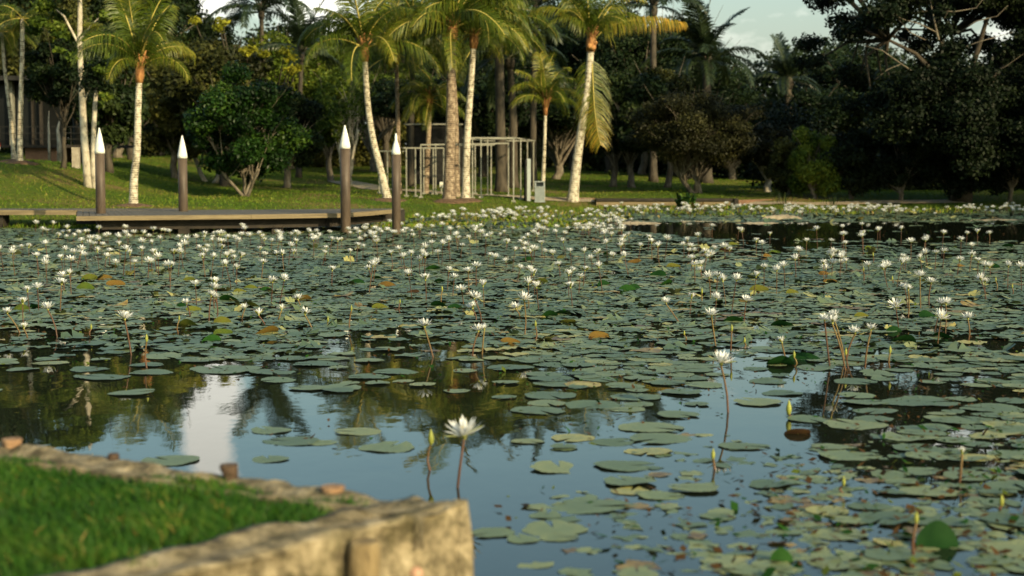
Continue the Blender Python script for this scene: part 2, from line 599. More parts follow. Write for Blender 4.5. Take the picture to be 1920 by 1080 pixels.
add_moss(M['wall'])
M['wood'] = surf_mat('old_timber_pile', [(.35, (.07, .05, .025)), (.5, (.20, .145, .07)), (.7, (.36, .28, .15))], 12, 9, .85, .9, .02, stretch=(1, 1, .3))
M['wooddark'] = surf_mat('dark_brown_timber', [(.3, (.035, .022, .014)), (.7, (.12, .075, .045))], 12, 7, .8, .9, .02)  # dark brown timber, two tones mixed by noise
M['terracotta'] = surf_mat('reddish_timber_top', [(.35, (.12, .065, .035)), (.55, (.26, .155, .085)), (.7, (.36, .24, .14))], 9, 6, .85, .6, .02)
M['pink'] = surf_mat('pinkish_stone', [(.3, (.28, .15, .09)), (.7, (.46, .29, .2))], 9, 6, .85, .5, .01)


def brick_mat():
    m, N, L = new_mat('red_brick')
    out = N.new('ShaderNodeOutputMaterial')
    tc = N.new('ShaderNodeTexCoord')
    mp = N.new('ShaderNodeMapping'); mp.inputs['Rotation'].default_value = (math.pi / 2, 0, 0)
    L.new(tc.outputs['Object'], mp.inputs[0])
    br = N.new('ShaderNodeTexBrick')
    br.inputs['Color1'].default_value = (.13, .065, .035, 1); br.inputs['Color2'].default_value = (.19, .10, .055, 1)
    br.inputs['Mortar'].default_value = (.10, .07, .05, 1); br.inputs['Scale'].default_value = 4.5
    br.inputs['Mortar Size'].default_value = .03
    L.new(mp.outputs[0], br.inputs[0])
    p = N.new('ShaderNodeBsdfPrincipled'); p.inputs['Roughness'].default_value = .9
    L.new(br.outputs[0], p.inputs['Base Color']); L.new(p.outputs[0], out.inputs[0])
    return m


M['brick'] = brick_mat()
M['mulch'] = surf_mat('brown_mulch', [(.35, (.06, .035, .02)), (.65, (.19, .115, .065))], 14, bstr=1.0, bdist=.05)

# ------------------------------------------------------------------ the setting
def grid_terrain():
    xs = np.unique(np.concatenate([np.arange(-400, -60, 20), np.arange(-60, -32, 3), np.arange(-32, 36, .7), np.arange(36, 70, 3), np.arange(70, 401, 20)]))
    ys = np.unique(np.concatenate([np.arange(-200, -20, 20), np.arange(-20, 36, 1.5), np.arange(36, 70, .5), np.arange(70, 130, 2), np.arange(130, 900, 40)]))
    X, Y = np.meshgrid(xs, ys)
    Z = height(X, Y)
    nx, ny = len(xs), len(ys)
    V = np.stack([X.ravel(), Y.ravel(), Z.ravel()], 1)
    i = np.arange(nx - 1)[None, :] + nx * np.arange(ny - 1)[:, None]
    i = i.ravel()
    Fc = np.stack([i, i + 1, i + nx + 1, i + nx], 1)
    me = np_mesh('lawn', V, Fc, np.full(len(V), .5), M['ground'], True)
    return link('lawn', me, kind='structure')


grid_terrain()
b = MB()
b.face([(-40, 0, 0), (40, 0, 0), (40, 66, 0), (-40, 66, 0)])
b.obj('pond_water', M['water'], kind='structure')


def lawn_tufts():
    """short blades standing on the far lawn"""
    n = 90000
    px = RNG.uniform(-150, 2050, n)
    Y = 40 + 60 * RNG.random(n) ** 1.6
    X = (px - 960) / F * Y
    s = sdist(X, Y, POND)
    k = (s > -0.15)
    X, Y, s = X[k], Y[k], s[k]
    Z = height(X, Y)
    n = len(X)
    H = RNG.uniform(.035, .085, n) * (1 + 1.2 * (s < .7))
    a = RNG.uniform(0, 2 * np.pi, n)
    w = RNG.uniform(.015, .035, n)
    P = np.stack([X, Y, Z - .01], 1)
    side = np.stack([np.cos(a) * w, np.sin(a) * w, 0 * a], 1)
    tip = P + np.stack([RNG.normal(0, .03, n), RNG.normal(0, .03, n), H], 1)
    V = np.stack([P - side, P + side, tip], 1).reshape(-1, 3)
    patch = np.sin(X * .55 + 2 * np.sin(Y * .23)) * np.sin(Y * .37 + X * .2)
    t = np.clip(.45 + .25 * patch + RNG.normal(0, .17, n), 0, 1)
    me = np_mesh('grass', V, np.arange(3 * n).reshape(n, 3), np.repeat(t, 3), M['blade_far'])
    link('grass', me, kind='stuff', label='short sunlit grass of the lawn on the far bank', cat='grass')


lawn_tufts()

# ------------------------------------------------------------------ leaves, crowns, trees
def leaf_cloud(centers, radii, n, size, up=.35, seed=0, shell=.55, clump_tint=.3):
    rg = np.random.default_rng(seed)
    centers = np.asarray(centers, float); radii = np.asarray(radii, float)
    vol = radii[:, 0] * radii[:, 1]
    c = rg.choice(len(centers), n, p=vol / vol.sum())
    d = rg.normal(size=(n, 3)); d /= np.linalg.norm(d, axis=1)[:, None]
    r = shell + (1 - shell) * rg.random(n) ** .7
    r *= 1 + .10 * rg.normal(size=n)
    P = centers[c] + d * radii[c] * r[:, None]
    nrm = d * .6 + rg.normal(size=(n, 3)) * .55 + np.array([0, 0, up])
    nrm /= np.linalg.norm(nrm, axis=1)[:, None]
    a = np.cross(nrm, rg.normal(size=(n, 3))); a /= np.linalg.norm(a, axis=1)[:, None]
    bb = np.cross(nrm, a)
    s = size * rg.uniform(.6, 1.35, n)[:, None]
    w = s * .27
    V = np.stack([P - a * s * .5, P + bb * w - nrm * s * .05, P + a * s * .5, P - bb * w - nrm * s * .05], 1).reshape(-1, 3)
    ct = rg.uniform(-clump_tint, clump_tint, len(centers))
    t = np.clip(.45 + ct[c] + rg.normal(0, .13, n), 0, 1)
    return V, np.arange(4 * n).reshape(n, 4), np.repeat(t, 4)


def crown_shape(rx, rz, n, seed, flat=0.0, cs=.34):
    """clump centres inside an uneven ellipsoid centred at the origin"""
    rg = random.Random(seed)
    C, Rr = [], []
    for i in range(n):
        th = rg.uniform(0, 2 * math.pi); u = rg.uniform(-1, 1)
        rr = rg.uniform(.35, .86) ** .7
        q = math.sqrt(1 - u * u)
        z = u * rz * rr
        if flat and z < 0: z *= (1 - flat)
        C.append((math.cos(th) * q * rx * rr, math.sin(th) * q * rx * rr, z))
        k = rg.uniform(.65, 1.2) * cs
        Rr.append((rx * k, rx * k, rz * k * .8))
    return C, Rr


def limbs(mb, base_pt, forks, C, R0, seed, n=7, gnarl=.12, frac=.6):
    """trunk from the ground to the fork height, then curved limbs to clump centres"""
    rg = random.Random(seed)
    fk = Vector(forks)
    b0 = Vector(base_pt)
    steps = 6
    pts = [b0.lerp(fk, i / steps) + Vector((rg.uniform(-1, 1), rg.uniform(-1, 1), 0)) * gnarl * R0 * 4 * (0 < i) for i in range(steps + 1)]
    mb.tube(pts, [R0 * (1.45 if i == 0 else 1.08 - .38 * i / steps) for i in range(steps + 1)], n, jit=.06)
    top = pts[-1]
    for c in C:
        if rg.random() > frac: continue
        c = Vector(c)
        q = rg.uniform(.55, 1)
        st = b0.lerp(top, q) if q < .99 else top
        st = pts[min(steps, int(q * steps))]
        mid = st.lerp(c, .5) + Vector((rg.uniform(-.3, .3), rg.uniform(-.3, .3), rg.uniform(-.1, .3))) * (c - st).length * .25
        r = R0 * rg.uniform(.3, .5)
        P = [st, st.lerp(mid, .55) , mid, mid.lerp(c, .6) + Vector((0, 0, .05)), c]
        mb.tube(P, [r, r * .8, r * .62, r * .42, r * .15], 5, cap=False)
        for _ in range(2):
            e = c + Vector((rg.uniform(-1, 1), rg.uniform(-1, 1), rg.uniform(-.3, 1))) * (c - st).length * .3
            mb.tube([mid, mid.lerp(e, .5) + Vector((0, 0, .1)), e], [r * .45, r * .3, r * .08], 4, cap=False)


def tree_proto(rx, rz, hz, forkz, r0, nc, nl, leaf, lm, bm, seed, flat=.3, cs=.34, frac=.6, shell=.55, stems=1, lean=0.0, upn=.35):
    """returns (trunk mesh, crown mesh); crown centre at height hz above the ground"""
    C, Rr = crown_shape(rx, rz, nc, seed, flat, cs)
    C = [(x, y, z + hz) for x, y, z in C]
    mb = MB()
    rg = random.Random(seed)
    for k in range(stems):
        o = Vector((rg.uniform(-1, 1), rg.uniform(-1, 1), 0)) * r0 * 1.6 * (stems > 1)
        f = Vector((rg.uniform(-1, 1) * lean, rg.uniform(-1, 1) * lean, forkz)) + o * 3
        limbs(mb, o + Vector((0, 0, -.15)), f, C[k::stems], r0 * (1 if stems == 1 else .65), seed + k, frac=frac)
    tm = mb.mesh('trunk', bm)
    V, Fc, T = leaf_cloud(C, Rr, nl, leaf, seed=seed, shell=shell, up=upn)
    return tm, np_mesh('crown', V, Fc, T, lm)


def plant_tree(name, proto, loc, sc, rz, label, cat='tree', group=None, sz=None):
    r = empty(name, loc, rz, label=label, cat=cat, group=group)
    r.scale = (sc, sc, sz or sc)
    link('trunk', proto[0], r)
    link('crown', proto[1], r)
    return r


# ---- background woods: a few shapes, planted many times
BG = [
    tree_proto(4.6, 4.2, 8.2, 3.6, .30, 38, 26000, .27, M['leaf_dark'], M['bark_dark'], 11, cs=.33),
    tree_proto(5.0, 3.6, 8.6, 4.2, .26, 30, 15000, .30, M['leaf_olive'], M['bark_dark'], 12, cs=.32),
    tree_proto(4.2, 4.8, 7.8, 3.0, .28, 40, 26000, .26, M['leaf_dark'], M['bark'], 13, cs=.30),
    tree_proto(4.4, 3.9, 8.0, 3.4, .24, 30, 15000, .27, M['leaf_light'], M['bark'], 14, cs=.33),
]
bgl = [  # px, distance, row of the crown's top, kind, label
    (-60, 78, -150, 0, 'tall dark tree behind the veranda building, partly outside the picture'),
    (70, 88, -130, 3, 'tall light green tree above the veranda building'),
    (150, 94, -90, 0, 'tall dark tree rising behind the slender pale trunks at the left'),
    (225, 90, -95, 2, 'tall dark tree behind the single palm on the left lawn'),
    (300, 96, -60, 0, 'tall dark tree between the left lawn palm and the patch of open sky'),
    (395, 104, 62, 1, 'olive tree just below the patch of open sky at the upper left'),
    (470, 98, 60, 2, 'dark tree under the dark palm top at the upper left'),
    (545, 99, 38, 3, 'light green tree with a rounded top just right of the dark palm top'),
    (605, 106, 100, 1, 'olive tree under the gap of sky left of the leaning palm'),
    (660, 108, 70, 2, 'dark tree behind the crown of the leaning palm'),
    (725, 104, 18, 0, 'dark tree behind the palms above the white-tipped pile at the jetty end'),
    (790, 112, 30, 2, 'dark tree seen above the black louvred shelter'),
    (860, 108, 22, 1, 'olive tree behind the thick brown palm trunk'),
    (935, 112, 50, 0, 'dark tree behind the tall steel frame'),
    (1010, 108, 62, 2, 'dark tree behind the small bright palm'),
    (1075, 104, 15, 0, 'dark tree behind the crown of the palm beside the footbridge'),
    (1140, 100, 28, 0, 'dark tree right of the palm with the hanging yellow frond'),
    (1205, 98, 5, 2, 'tall dark tree behind the outstretched yellow frond'),
    (1262, 100, 55, 0, 'dark tree at the left rim of the wide gap of sky'),
    (1330, 104, 165, 2, 'low dark tree below the larger oil palm'),
    (1400, 108, 205, 1, 'low olive tree under the middle of the sky gap'),
    (1465, 108, 215, 0, 'low dark tree under the smaller oil palm'),
    (1530, 102, 165, 2, 'dark tree at the right rim of the wide gap of sky'),
    (1610, 98, 95, 0, 'dark tree behind the left edge of the huge right-hand tree'),
    (1850, 92, 130, 0, 'dark tree behind the hedge at the right edge of the picture'),
    (1300, 93, 118, 0, 'dark tree hiding the foot of the larger oil palm'),
    (1372, 94, 178, 2, 'dark tree right below the fronds of the larger oil palm'),
    (1435, 96, 208, 0, 'lowest dark tree in the middle of the sky gap'),
    (1500, 95, 172, 0, 'dark tree hiding the trunk of the smaller oil palm'),
    (1560, 92, 140, 2, 'dark tree filling the space under the left limbs of the huge tree'),
    (1690, 90, 130, 0, 'dark tree seen through the middle of the huge tree'),
    (1775, 94, 110, 2, 'dark tree seen through the right half of the huge tree'),
    (1930, 88, 60, 0, 'tall dark tree cut off by the right edge behind the huge tree'),
    (700, 96, 110, 3, 'light green tree between the leaning palm and the reddish palm trunk'),
    (820, 90, 110, 2, 'dark tree just behind the black louvred shelter'),
    (905, 88, 120, 0, 'dark tree close behind the slim pale palm'),
    (1045, 86, 130, 2, 'dark tree between the small bright palm and the stout white trunk'),
    (345, 98, 75, 1, 'olive tree right of the single palm on the left lawn'),
    (250, 84, 60, 1, 'olive tree directly behind the single palm on the left lawn'),
]
for i, (px, d, yt, k, lab) in enumerate(bgl):
    X = (px - 960) / F * d
    z0 = h1(X, d)
    ztop = CAMZ + (HOR - yt) * d / F
    tot = [12.0, 11.8, 12.2, 11.6][k]
    s = (ztop - z0) / tot
    plant_tree('tree', BG[k], (X, d, z0 - .1), max(.85, min(s, 1.25)) , RNG.uniform(0, 6.28), lab,
               group='trees of the wood behind the lawn', sz=s)

# dark mass of undergrowth far behind the trunks
def undergrowth(name, pts, hgt, n, leaf, mat, label, seed, th=2.0):
    rg = np.random.default_rng(seed)
    C, Rr = [], []
    for (px, d, hh) in pts:
        X = (px - 960) / F * d
        z0 = h1(X, d)
        k = max(1, int(hh / 1.4))
        for j in range(k):
            C.append((X + rg.normal(0, .4), d + rg.normal(0, .5), z0 + (j + .45) * hh / k))
            Rr.append((th * rg.uniform(.8, 1.2), th * .7, hh / k * .75))
    V, Fc, T = leaf_cloud(C, Rr, n, leaf, seed=seed, shell=.35)
    link(name, np_mesh(name, V, Fc, T, mat), kind='stuff', label=label, cat='woodland')


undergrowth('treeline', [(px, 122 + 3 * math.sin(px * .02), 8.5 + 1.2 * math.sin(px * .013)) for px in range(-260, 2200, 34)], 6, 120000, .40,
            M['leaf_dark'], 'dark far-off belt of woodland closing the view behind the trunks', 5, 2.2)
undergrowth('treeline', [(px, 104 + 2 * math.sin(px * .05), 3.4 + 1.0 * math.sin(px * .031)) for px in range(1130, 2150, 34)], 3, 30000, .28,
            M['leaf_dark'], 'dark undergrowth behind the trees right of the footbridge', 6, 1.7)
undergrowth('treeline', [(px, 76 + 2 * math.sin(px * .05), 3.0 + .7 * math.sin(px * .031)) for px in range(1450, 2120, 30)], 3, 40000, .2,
            M['leaf_shaded'], 'dark thicket reaching down to the grass at the right', 16, 1.3)
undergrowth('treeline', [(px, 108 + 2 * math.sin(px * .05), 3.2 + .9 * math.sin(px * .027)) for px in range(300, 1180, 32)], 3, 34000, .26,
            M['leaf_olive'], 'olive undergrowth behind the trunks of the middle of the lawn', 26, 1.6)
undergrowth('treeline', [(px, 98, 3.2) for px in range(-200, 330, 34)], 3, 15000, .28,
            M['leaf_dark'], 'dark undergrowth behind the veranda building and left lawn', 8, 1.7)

# ---- individual nearer trees
def tree_at(px, py, rx_px, ztop_row, proto_args, label, rz=0, name='tree', dmin=38):
    """proto_args override: crown half-width in px and top row fixed from the picture"""
    p = base(px, py, dmin)
    k = F / p.y
    H = CAMZ + (HOR - ztop_row) / k - p.z
    rx = rx_px / k
    a = dict(rz_frac=.42, fork=.35, r0=.16, nc=30, nl=16000, leaf=.17, lm='leaf_dark', bm='bark', seed=3, cs=.32, flat=.3, frac=.7,
             shell=.5, stems=1, lean=.3, off=0)
    a.update(proto_args)
    rz_ = H * a['rz_frac']
    pr = tree_proto(rx * .92, rz_ * .9, H - rz_, H * a['fork'], a['r0'], a['nc'], a['nl'], a['leaf'], M[a['lm']], M[a['bm']], a['seed'],
                    a['flat'], a['cs'], a['frac'], a['shell'], a['stems'], a['lean'])
    r = plant_tree(name, pr, (p.x, p.y, p.z), 1, rz, label)
    if a['off']:
        for c in r.children:
            if c.name.startswith('crown'): c.location.x = a['off'] / k
    return r


tree_at(462, 368, 122, 112, dict(rz_frac=.46, fork=.20, lm='leaf_bright', nl=30000, leaf=.15, seed=21, stems=4, lean=.9, r0=.10, nc=48, cs=.27, shell=.3, frac=.7, bm='bark', flat=0),
        'round bright green leafy tree with forked grey trunks on the lawn behind the jetty')
tree_at(425, 352, 105, 55, dict(lm='leaf_olive', seed=22, nl=22000, leaf=.19, fork=.4, nc=38, r0=.2, bm='bark_dark'),
        'large olive tree behind the round bright green tree', dmin=70)
tree_at(535, 352, 78, 160, dict(lm='leaf_dark', seed=23, nl=26000, leaf=.15, rz_frac=.45, flat=0, fork=.28, r0=.17),
        'dark dense tree with a short trunk right of the bright green tree')
tree_at(622, 340, 50, 150, dict(lm='leaf_light', seed=24, nl=13000, leaf=.17, rz_frac=.42, fork=.3, nc=28, cs=.28),
        'light yellow-green tree left of the leaning palm')
tree_at(652, 345, 48, 120, dict(lm='leaf_light', seed=25, nl=2600, leaf=.15, bm='bark_pale', stems=4, lean=1.0, fork=.45, frac=.95, nc=26, r0=.14),
        'nearly bare tree with pale spreading branches behind the second pile from the jetty end')
tree_at(330, 335, 95, 100, dict(lm='leaf_olive', flat=0, rz_frac=.44, seed=26, nl=24000, leaf=.19, bm='bark'),
        'olive tree in shade above the white-tipped pile at the middle of the lawn', dmin=66)
tree_at(395, 342, 50, 175, dict(lm='leaf_dark', seed=27, nl=12000, stems=3, lean=.8, bm='bark_pale', fork=.4, leaf=.16),
        'dark tree with pale twisted trunks left of the bright green tree')
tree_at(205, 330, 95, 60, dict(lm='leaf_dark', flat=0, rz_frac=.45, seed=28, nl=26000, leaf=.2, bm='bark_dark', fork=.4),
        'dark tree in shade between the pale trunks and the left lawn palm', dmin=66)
tree_at(95, 302, 115, -60, dict(lm='leaf_olive', seed=29, nl=22000, leaf=.18, bm='bark_dark', fork=.6, rz_frac=.42, shell=.3, r0=.10, frac=.3, flat=0),
        'light green tree hanging over the veranda building', dmin=66)
tree_at(118, 318, 80, 60, dict(lm='leaf_dark', seed=63, nl=16000, leaf=.16, bm='bark_dark', fork=.6, rz_frac=.30, shell=.3, r0=.09, frac=.5, flat=0),
        'dark leafy tree shading the right end of the veranda railing', dmin=62)
# brown rounded tree and companions by the footbridge
tree_at(1312, 362, 150, 150, dict(lm='leaf_brown', seed=31, nl=60000, leaf=.11, rz_frac=.47, fork=.22, stems=4, lean=1.1, nc=90, cs=.24, shell=.3, r0=.16, frac=.9, bm='bark'),
        'wide brownish rounded tree with several trunks behind the footbridge')
tree_at(1185, 352, 85, 130, dict(lm='leaf_dark', seed=32, nl=18000, leaf=.2, bm='bark', fork=.35, nc=34),
        'dark tree with a stout trunk left of the wide brownish tree')
tree_at(1147, 350, 60, 160, dict(lm='leaf_dark', seed=33, nl=12000, leaf=.2, bm='bark', fork=.35),
        'dark tree just right of the palm beside the footbridge', dmin=70)
tree_at(1250, 352, 70, 110, dict(lm='leaf_olive', seed=34, nl=14000, leaf=.19, bm='bark', fork=.35),
        'dark olive tree whose trunk stands between the stout trunk and the brownish tree', dmin=70)
tree_at(1438, 360, 62, 225, dict(lm='leaf_brown', seed=35, nl=14000, leaf=.16, fork=.3, bm='bark_pale', rz_frac=.4),
        'small brownish tree with one pale trunk right of the wide brownish tree')
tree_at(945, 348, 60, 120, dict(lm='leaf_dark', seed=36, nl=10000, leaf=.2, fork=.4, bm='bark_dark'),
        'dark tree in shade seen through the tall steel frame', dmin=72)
for i, (px, py, rp, yt, lm, lab) in enumerate([
        (1530, 372, 62, 228, 'leaf_light', 'light green shrubby tree catching the sun at the foot of the right-hand wood'),
        (1600, 374, 60, 235, 'leaf_shaded', 'dark shrub left of the lowest branches of the huge tree'),
        (1690, 377, 75, 215, 'leaf_shaded', 'dark shrub under the middle of the huge tree'),
        (1790, 378, 85, 190, 'leaf_shaded', 'tall dark shrub right of the middle of the huge tree'),
        (1890, 378, 85, 165, 'leaf_shaded', 'tallest dark shrub at the right edge of the picture'),
        (1985, 378, 85, 165, 'leaf_shaded', 'dark shrub cut off by the right edge of the picture'),
        (1480, 366, 50, 260, 'leaf_olive', 'low olive shrub left of the light green shrubby tree')]):
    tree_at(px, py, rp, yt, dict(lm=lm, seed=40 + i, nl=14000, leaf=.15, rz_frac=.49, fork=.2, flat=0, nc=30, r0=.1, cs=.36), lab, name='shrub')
# huge tree on the right: broad, airy, pale bare branches showing
def huge_tree():
    p = base(1800, 377)
    d = p.y; k = F / d
    r = empty('spreading_tree', p, label='huge dark spreading tree with pale bare branches over the right bank', cat='tree')
    rg = random.Random(5)
    C, Rr = [], []
    spec = [(-240, -20, 55), (-250, 90, 38), (-200, 60, 60), (-150, 10, 70), (-90, -30, 80), (-20, 0, 80), (60, -10, 80), (130, 10, 80), (-170, 130, 55), (-110, 170, 60),
            (-50, 120, 60), (20, 200, 60), (90, 150, 70), (150, 110, 70), (-200, 200, 40), (-120, 240, 55), (-40, 250, 60), (50, 270, 60), (130, 240, 70), (-210, -70, 70),
            (-120, -90, 80), (0, -100, 80), (120, -100, 90), (-60, 60, 50), (60, 90, 50), (200, 0, 80), (220, 120, 80), (210, 240, 70)]
    for dx, yrow, rad in spec:
        for _ in range(5):
            x = (dx + rg.uniform(-30, 30)) / k
            z = CAMZ + (HOR - (yrow + rg.uniform(-25, 25))) / k - p.z
            rr = rad / k * rg.uniform(.42, .8)
            C.append((x, rg.uniform(-3.5, 3.5), z)); Rr.append((rr, rr, rr * .62))
    for _ in range(46):
        C.append((rg.uniform(-3.6, 4.2), rg.uniform(-4.2, -2.2), rg.uniform(1.2, 4.8))); q_ = rg.uniform(.7, 1.3); Rr.append((q_, q_, q_ * .6))
    mb = MB()
    mains = [(-3.8, -.5, 6.6), (-1.6, 1, 8.6), (1.4, -1, 8.8), (4, 1, 7), (-.2, 1.5, 7.2)]
    mb.tube([(0, 0, -.2), (.1, 0, 1.5), (-.1, .1, 3.0), (0, 0, 4.0)], [.5, .4, .36, .34], 10, jit=.05)
    for q in mains:
        q = Vector(q); s0 = Vector((0, 0, rg.uniform(2.8, 3.9)))
        mid = s0.lerp(q, .5) + Vector((0, 0, .5))
        mb.tube([s0, s0.lerp(mid, .5), mid, q], [.15, .12, .08, .04], 7, cap=False)
        for c in C:
            c = Vector(c)
            if (c - q).length < 3.0 and rg.random() < .75:
                m2 = q.lerp(c, .5) + Vector((rg.uniform(-.4, .4), rg.uniform(-.4, .4), rg.uniform(0, .5)))
                mb.tube([mid.lerp(q, .6), m2, c], [.09, .06, .02], 5, cap=False)
    mb.obj('trunk', M['bark_dark'], r)
    # pale bare branches in front of the leaves
    bb = MB()
    def P(px, py, dy): return AT(px, py, d - 3 + dy) - p
    def br(pts, r0):
        bb.tube([P(a, b_, c) for a, b_, c in pts], [.48 * r0 * (1 - .8 * i / (len(pts) - 1)) for i in range(len(pts))], 5)
    br([(1760, 75, 0), (1752, 40, 0), (1745, 5, 0), (1738, -30, 0)], .11)
    br([(1755, 60, 0), (1725, 45, -.3), (1690, 35, -.4), (1668, 18, -.5)], .07)
    br([(1748, 20, 0), (1790, 22, -.3), (1830, 15, -.4), (1850, -10, -.5)], .08)
    br([(1735, 75, 0), (1705, 60, -.3), (1680, 30, -.5)], .05)
    br([(1750, 45, 0), (1772, 33, -.3), (1780, 15, -.5)], .05)
    br([(1800, 60, 0), (1830, 40, -.3), (1870, 30, -.4), (1890, 10, -.5)], .07)
    br([(1720, 140, 0), (1690, 120, -.3), (1655, 95, -.5), (1620, 85, -.6)], .08)
    br([(1690, 120, 0), (1665, 130, -.3), (1640, 150, -.5)], .04)
    br([(1850, 140, 0), (1885, 125, -.3), (1920, 100, -.5)], .05)
    br([(1780, 100, 0), (1830, 80, -.2), (1900, 60, -.4)], .06)
    bb.obj('bare_branch', M['bark'], r)
    V, Fc, T = leaf_cloud(C, Rr, 190000, .165, seed=77, shell=.12)
    link('crown', np_mesh('crown', V, Fc, T, M['leaf_shaded']), r)


huge_tree()
# trees on the near right bank, outside the frame, that shade the right of the pond
for i, (x, y, s) in enumerate([(33, -14, 1.25), (43, -6, 1.3), (41, 4, 1.3), (44, 13, 1.3), (42, 23, 1.35), (43, 32, 1.3), (41, 41, 1.4), (49, 20, 1.4), (50, 33, 1.4), (50, 47, 1.4), (42, 53, 1.3)]):
    plant_tree('tree', BG[(0, 2)[i % 2]], (x, y, .2), s, i * 1.3, 'tall dark tree on the right bank outside the picture, casting its shade on the pond',
               group='shade trees along the right bank')

# ------------------------------------------------------------------ palms
def frond_mesh(L, e0, bend, nl=46, leafl=.75, seed=0, hang=.6, mat='frond', tint=.45, tipt=.75, curve=0.0, sparse=0.0, path=None, width=.045, updown=0.0):
    """frond from the origin along +X; e0 start elevation, bend total downward turn"""
    rg = random.Random(seed)
    S = 18
    pts = [Vector((0, 0, 0))]
    if path is not None:
        pts = [Vector(p) for p in path]
        # resample
        segs = [0]
        for a, b_ in zip(pts, pts[1:]): segs.append(segs[-1] + (b_ - a).length)
        L = segs[-1]
        def ev(s):
            t = s * L
            for i in range(len(segs) - 1):
                if t <= segs[i + 1] + 1e-9:
                    return pts[i].lerp(pts[i + 1], (t - segs[i]) / (segs[i + 1] - segs[i]))
            return pts[-1]
        P = [ev(i / S) for i in range(S + 1)]
        for _ in range(2):
            P = [P[0]] + [(P[i - 1] + P[i] * 2 + P[i + 1]) / 4 for i in range(1, S)] + [P[-1]]
    else:
        P = [Vector((0, 0, 0))]
        for i in range(S):
            s = (i + .5) / S
            e = e0 - bend * s ** 1.25
            yaw = curve * s
            P.append(P[-1] + Vector((math.cos(e) * math.cos(yaw), math.cos(e) * math.sin(yaw), math.sin(e))) * L / S)
    mb = MB()
    mb.tube(P, [.032 * (1 - .85 * i / S) + .004 for i in range(S + 1)], 5, m=1, cap=False)
    for i in range(nl):
        s = .14 + .86 * (i + .5) / nl
        f = s * S; k = min(S - 1, int(f)); p = P[k].lerp(P[k + 1], f - k)
        T = (P[k + 1] - P[k]).normalized()
        side = T.cross(Vector((0, 0, 1)))
        if side.length < .15: side = Vector((0, 1, 0))
        if path is not None and abs(T.z) > .6: side = Vector((1, 0, 0)) - T * T.x
        side.normalize()
        N_ = side.cross(T).normalized()
        ll = leafl * (math.sin(math.pi * (.16 + .78 * s)) ** .55) * rg.uniform(.85, 1.08)
        for sg in (-1, 1):
            if rg.random() < sparse: continue
            fwd = .40 + .6 * s + rg.uniform(-.22, .22)
            d0 = (side * sg + T * fwd + N_ * (.25 + rg.uniform(-.15, .15))).normalized()
            d1 = (d0 + Vector((0, 0, -1)) * hang * rg.uniform(.7, 1.2)).normalized()
            d2 = (d1 + Vector((0, 0, -1)) * hang * .9 * rg.uniform(.7, 1.2)).normalized()
            w = T * width * .5
            a = p; b1 = p + d0 * ll * .38; c1 = b1 + d1 * ll * .34; t1 = c1 + d2 * ll * .28
            tt = max(0, min(1, tint + (tipt - tint) * s + rg.uniform(-.16, .16)))
            k0 = len(mb.v)
            for q, ww in ((a, .6), (b1, 1.0), (c1, .7)):
                mb.v.append(tuple(q - w * ww)); mb.v.append(tuple(q + w * ww)); mb.t.extend([tt, tt])
            mb.v.append(tuple(t1)); mb.t.append(min(1, tt + .1))
            mb.f += [(k0, k0 + 1, k0 + 3, k0 + 2), (k0 + 2, k0 + 3, k0 + 5, k0 + 4), (k0 + 4, k0 + 5, k0 + 6)]
            mb.m += [0, 0, 0]; mb.sm += [False] * 3
    return mb.mesh('frond', [M[mat], M['rachis' if mat == 'frond' else 'frond_dark']])


ELEV = [82, 70, 58, 45, 30, 12, -8, -30]
FR = [frond_mesh(2.6, R(e), R(b_), seed=i, hang=h, nl=70, leafl=.86, tint=.36, tipt=.62, curve=c, width=.030) for i, (e, b_, h, c) in enumerate(
    [(86, 35, .5, .1), (78, 65, .8, -.2), (68, 95, 1.1, .25), (56, 110, 1.3, -.2), (42, 110, 1.5, .2), (26, 95, 1.6, -.2), (6, 80, 1.6, .15), (-25, 55, 1.4, 0)])]
FRD = [frond_mesh(2.6, R(e), R(b_), seed=20 + i, hang=h, nl=44, leafl=.55, mat='frond_dark', tint=.4, tipt=.55, curve=c, width=.06) for i, (e, b_, h, c) in enumerate(
    [(84, 25, .2, .1), (72, 50, .3, -.2), (60, 75, .5, .2), (46, 90, .6, -.15), (28, 95, .7, .2), (8, 85, .8, -.2)])]


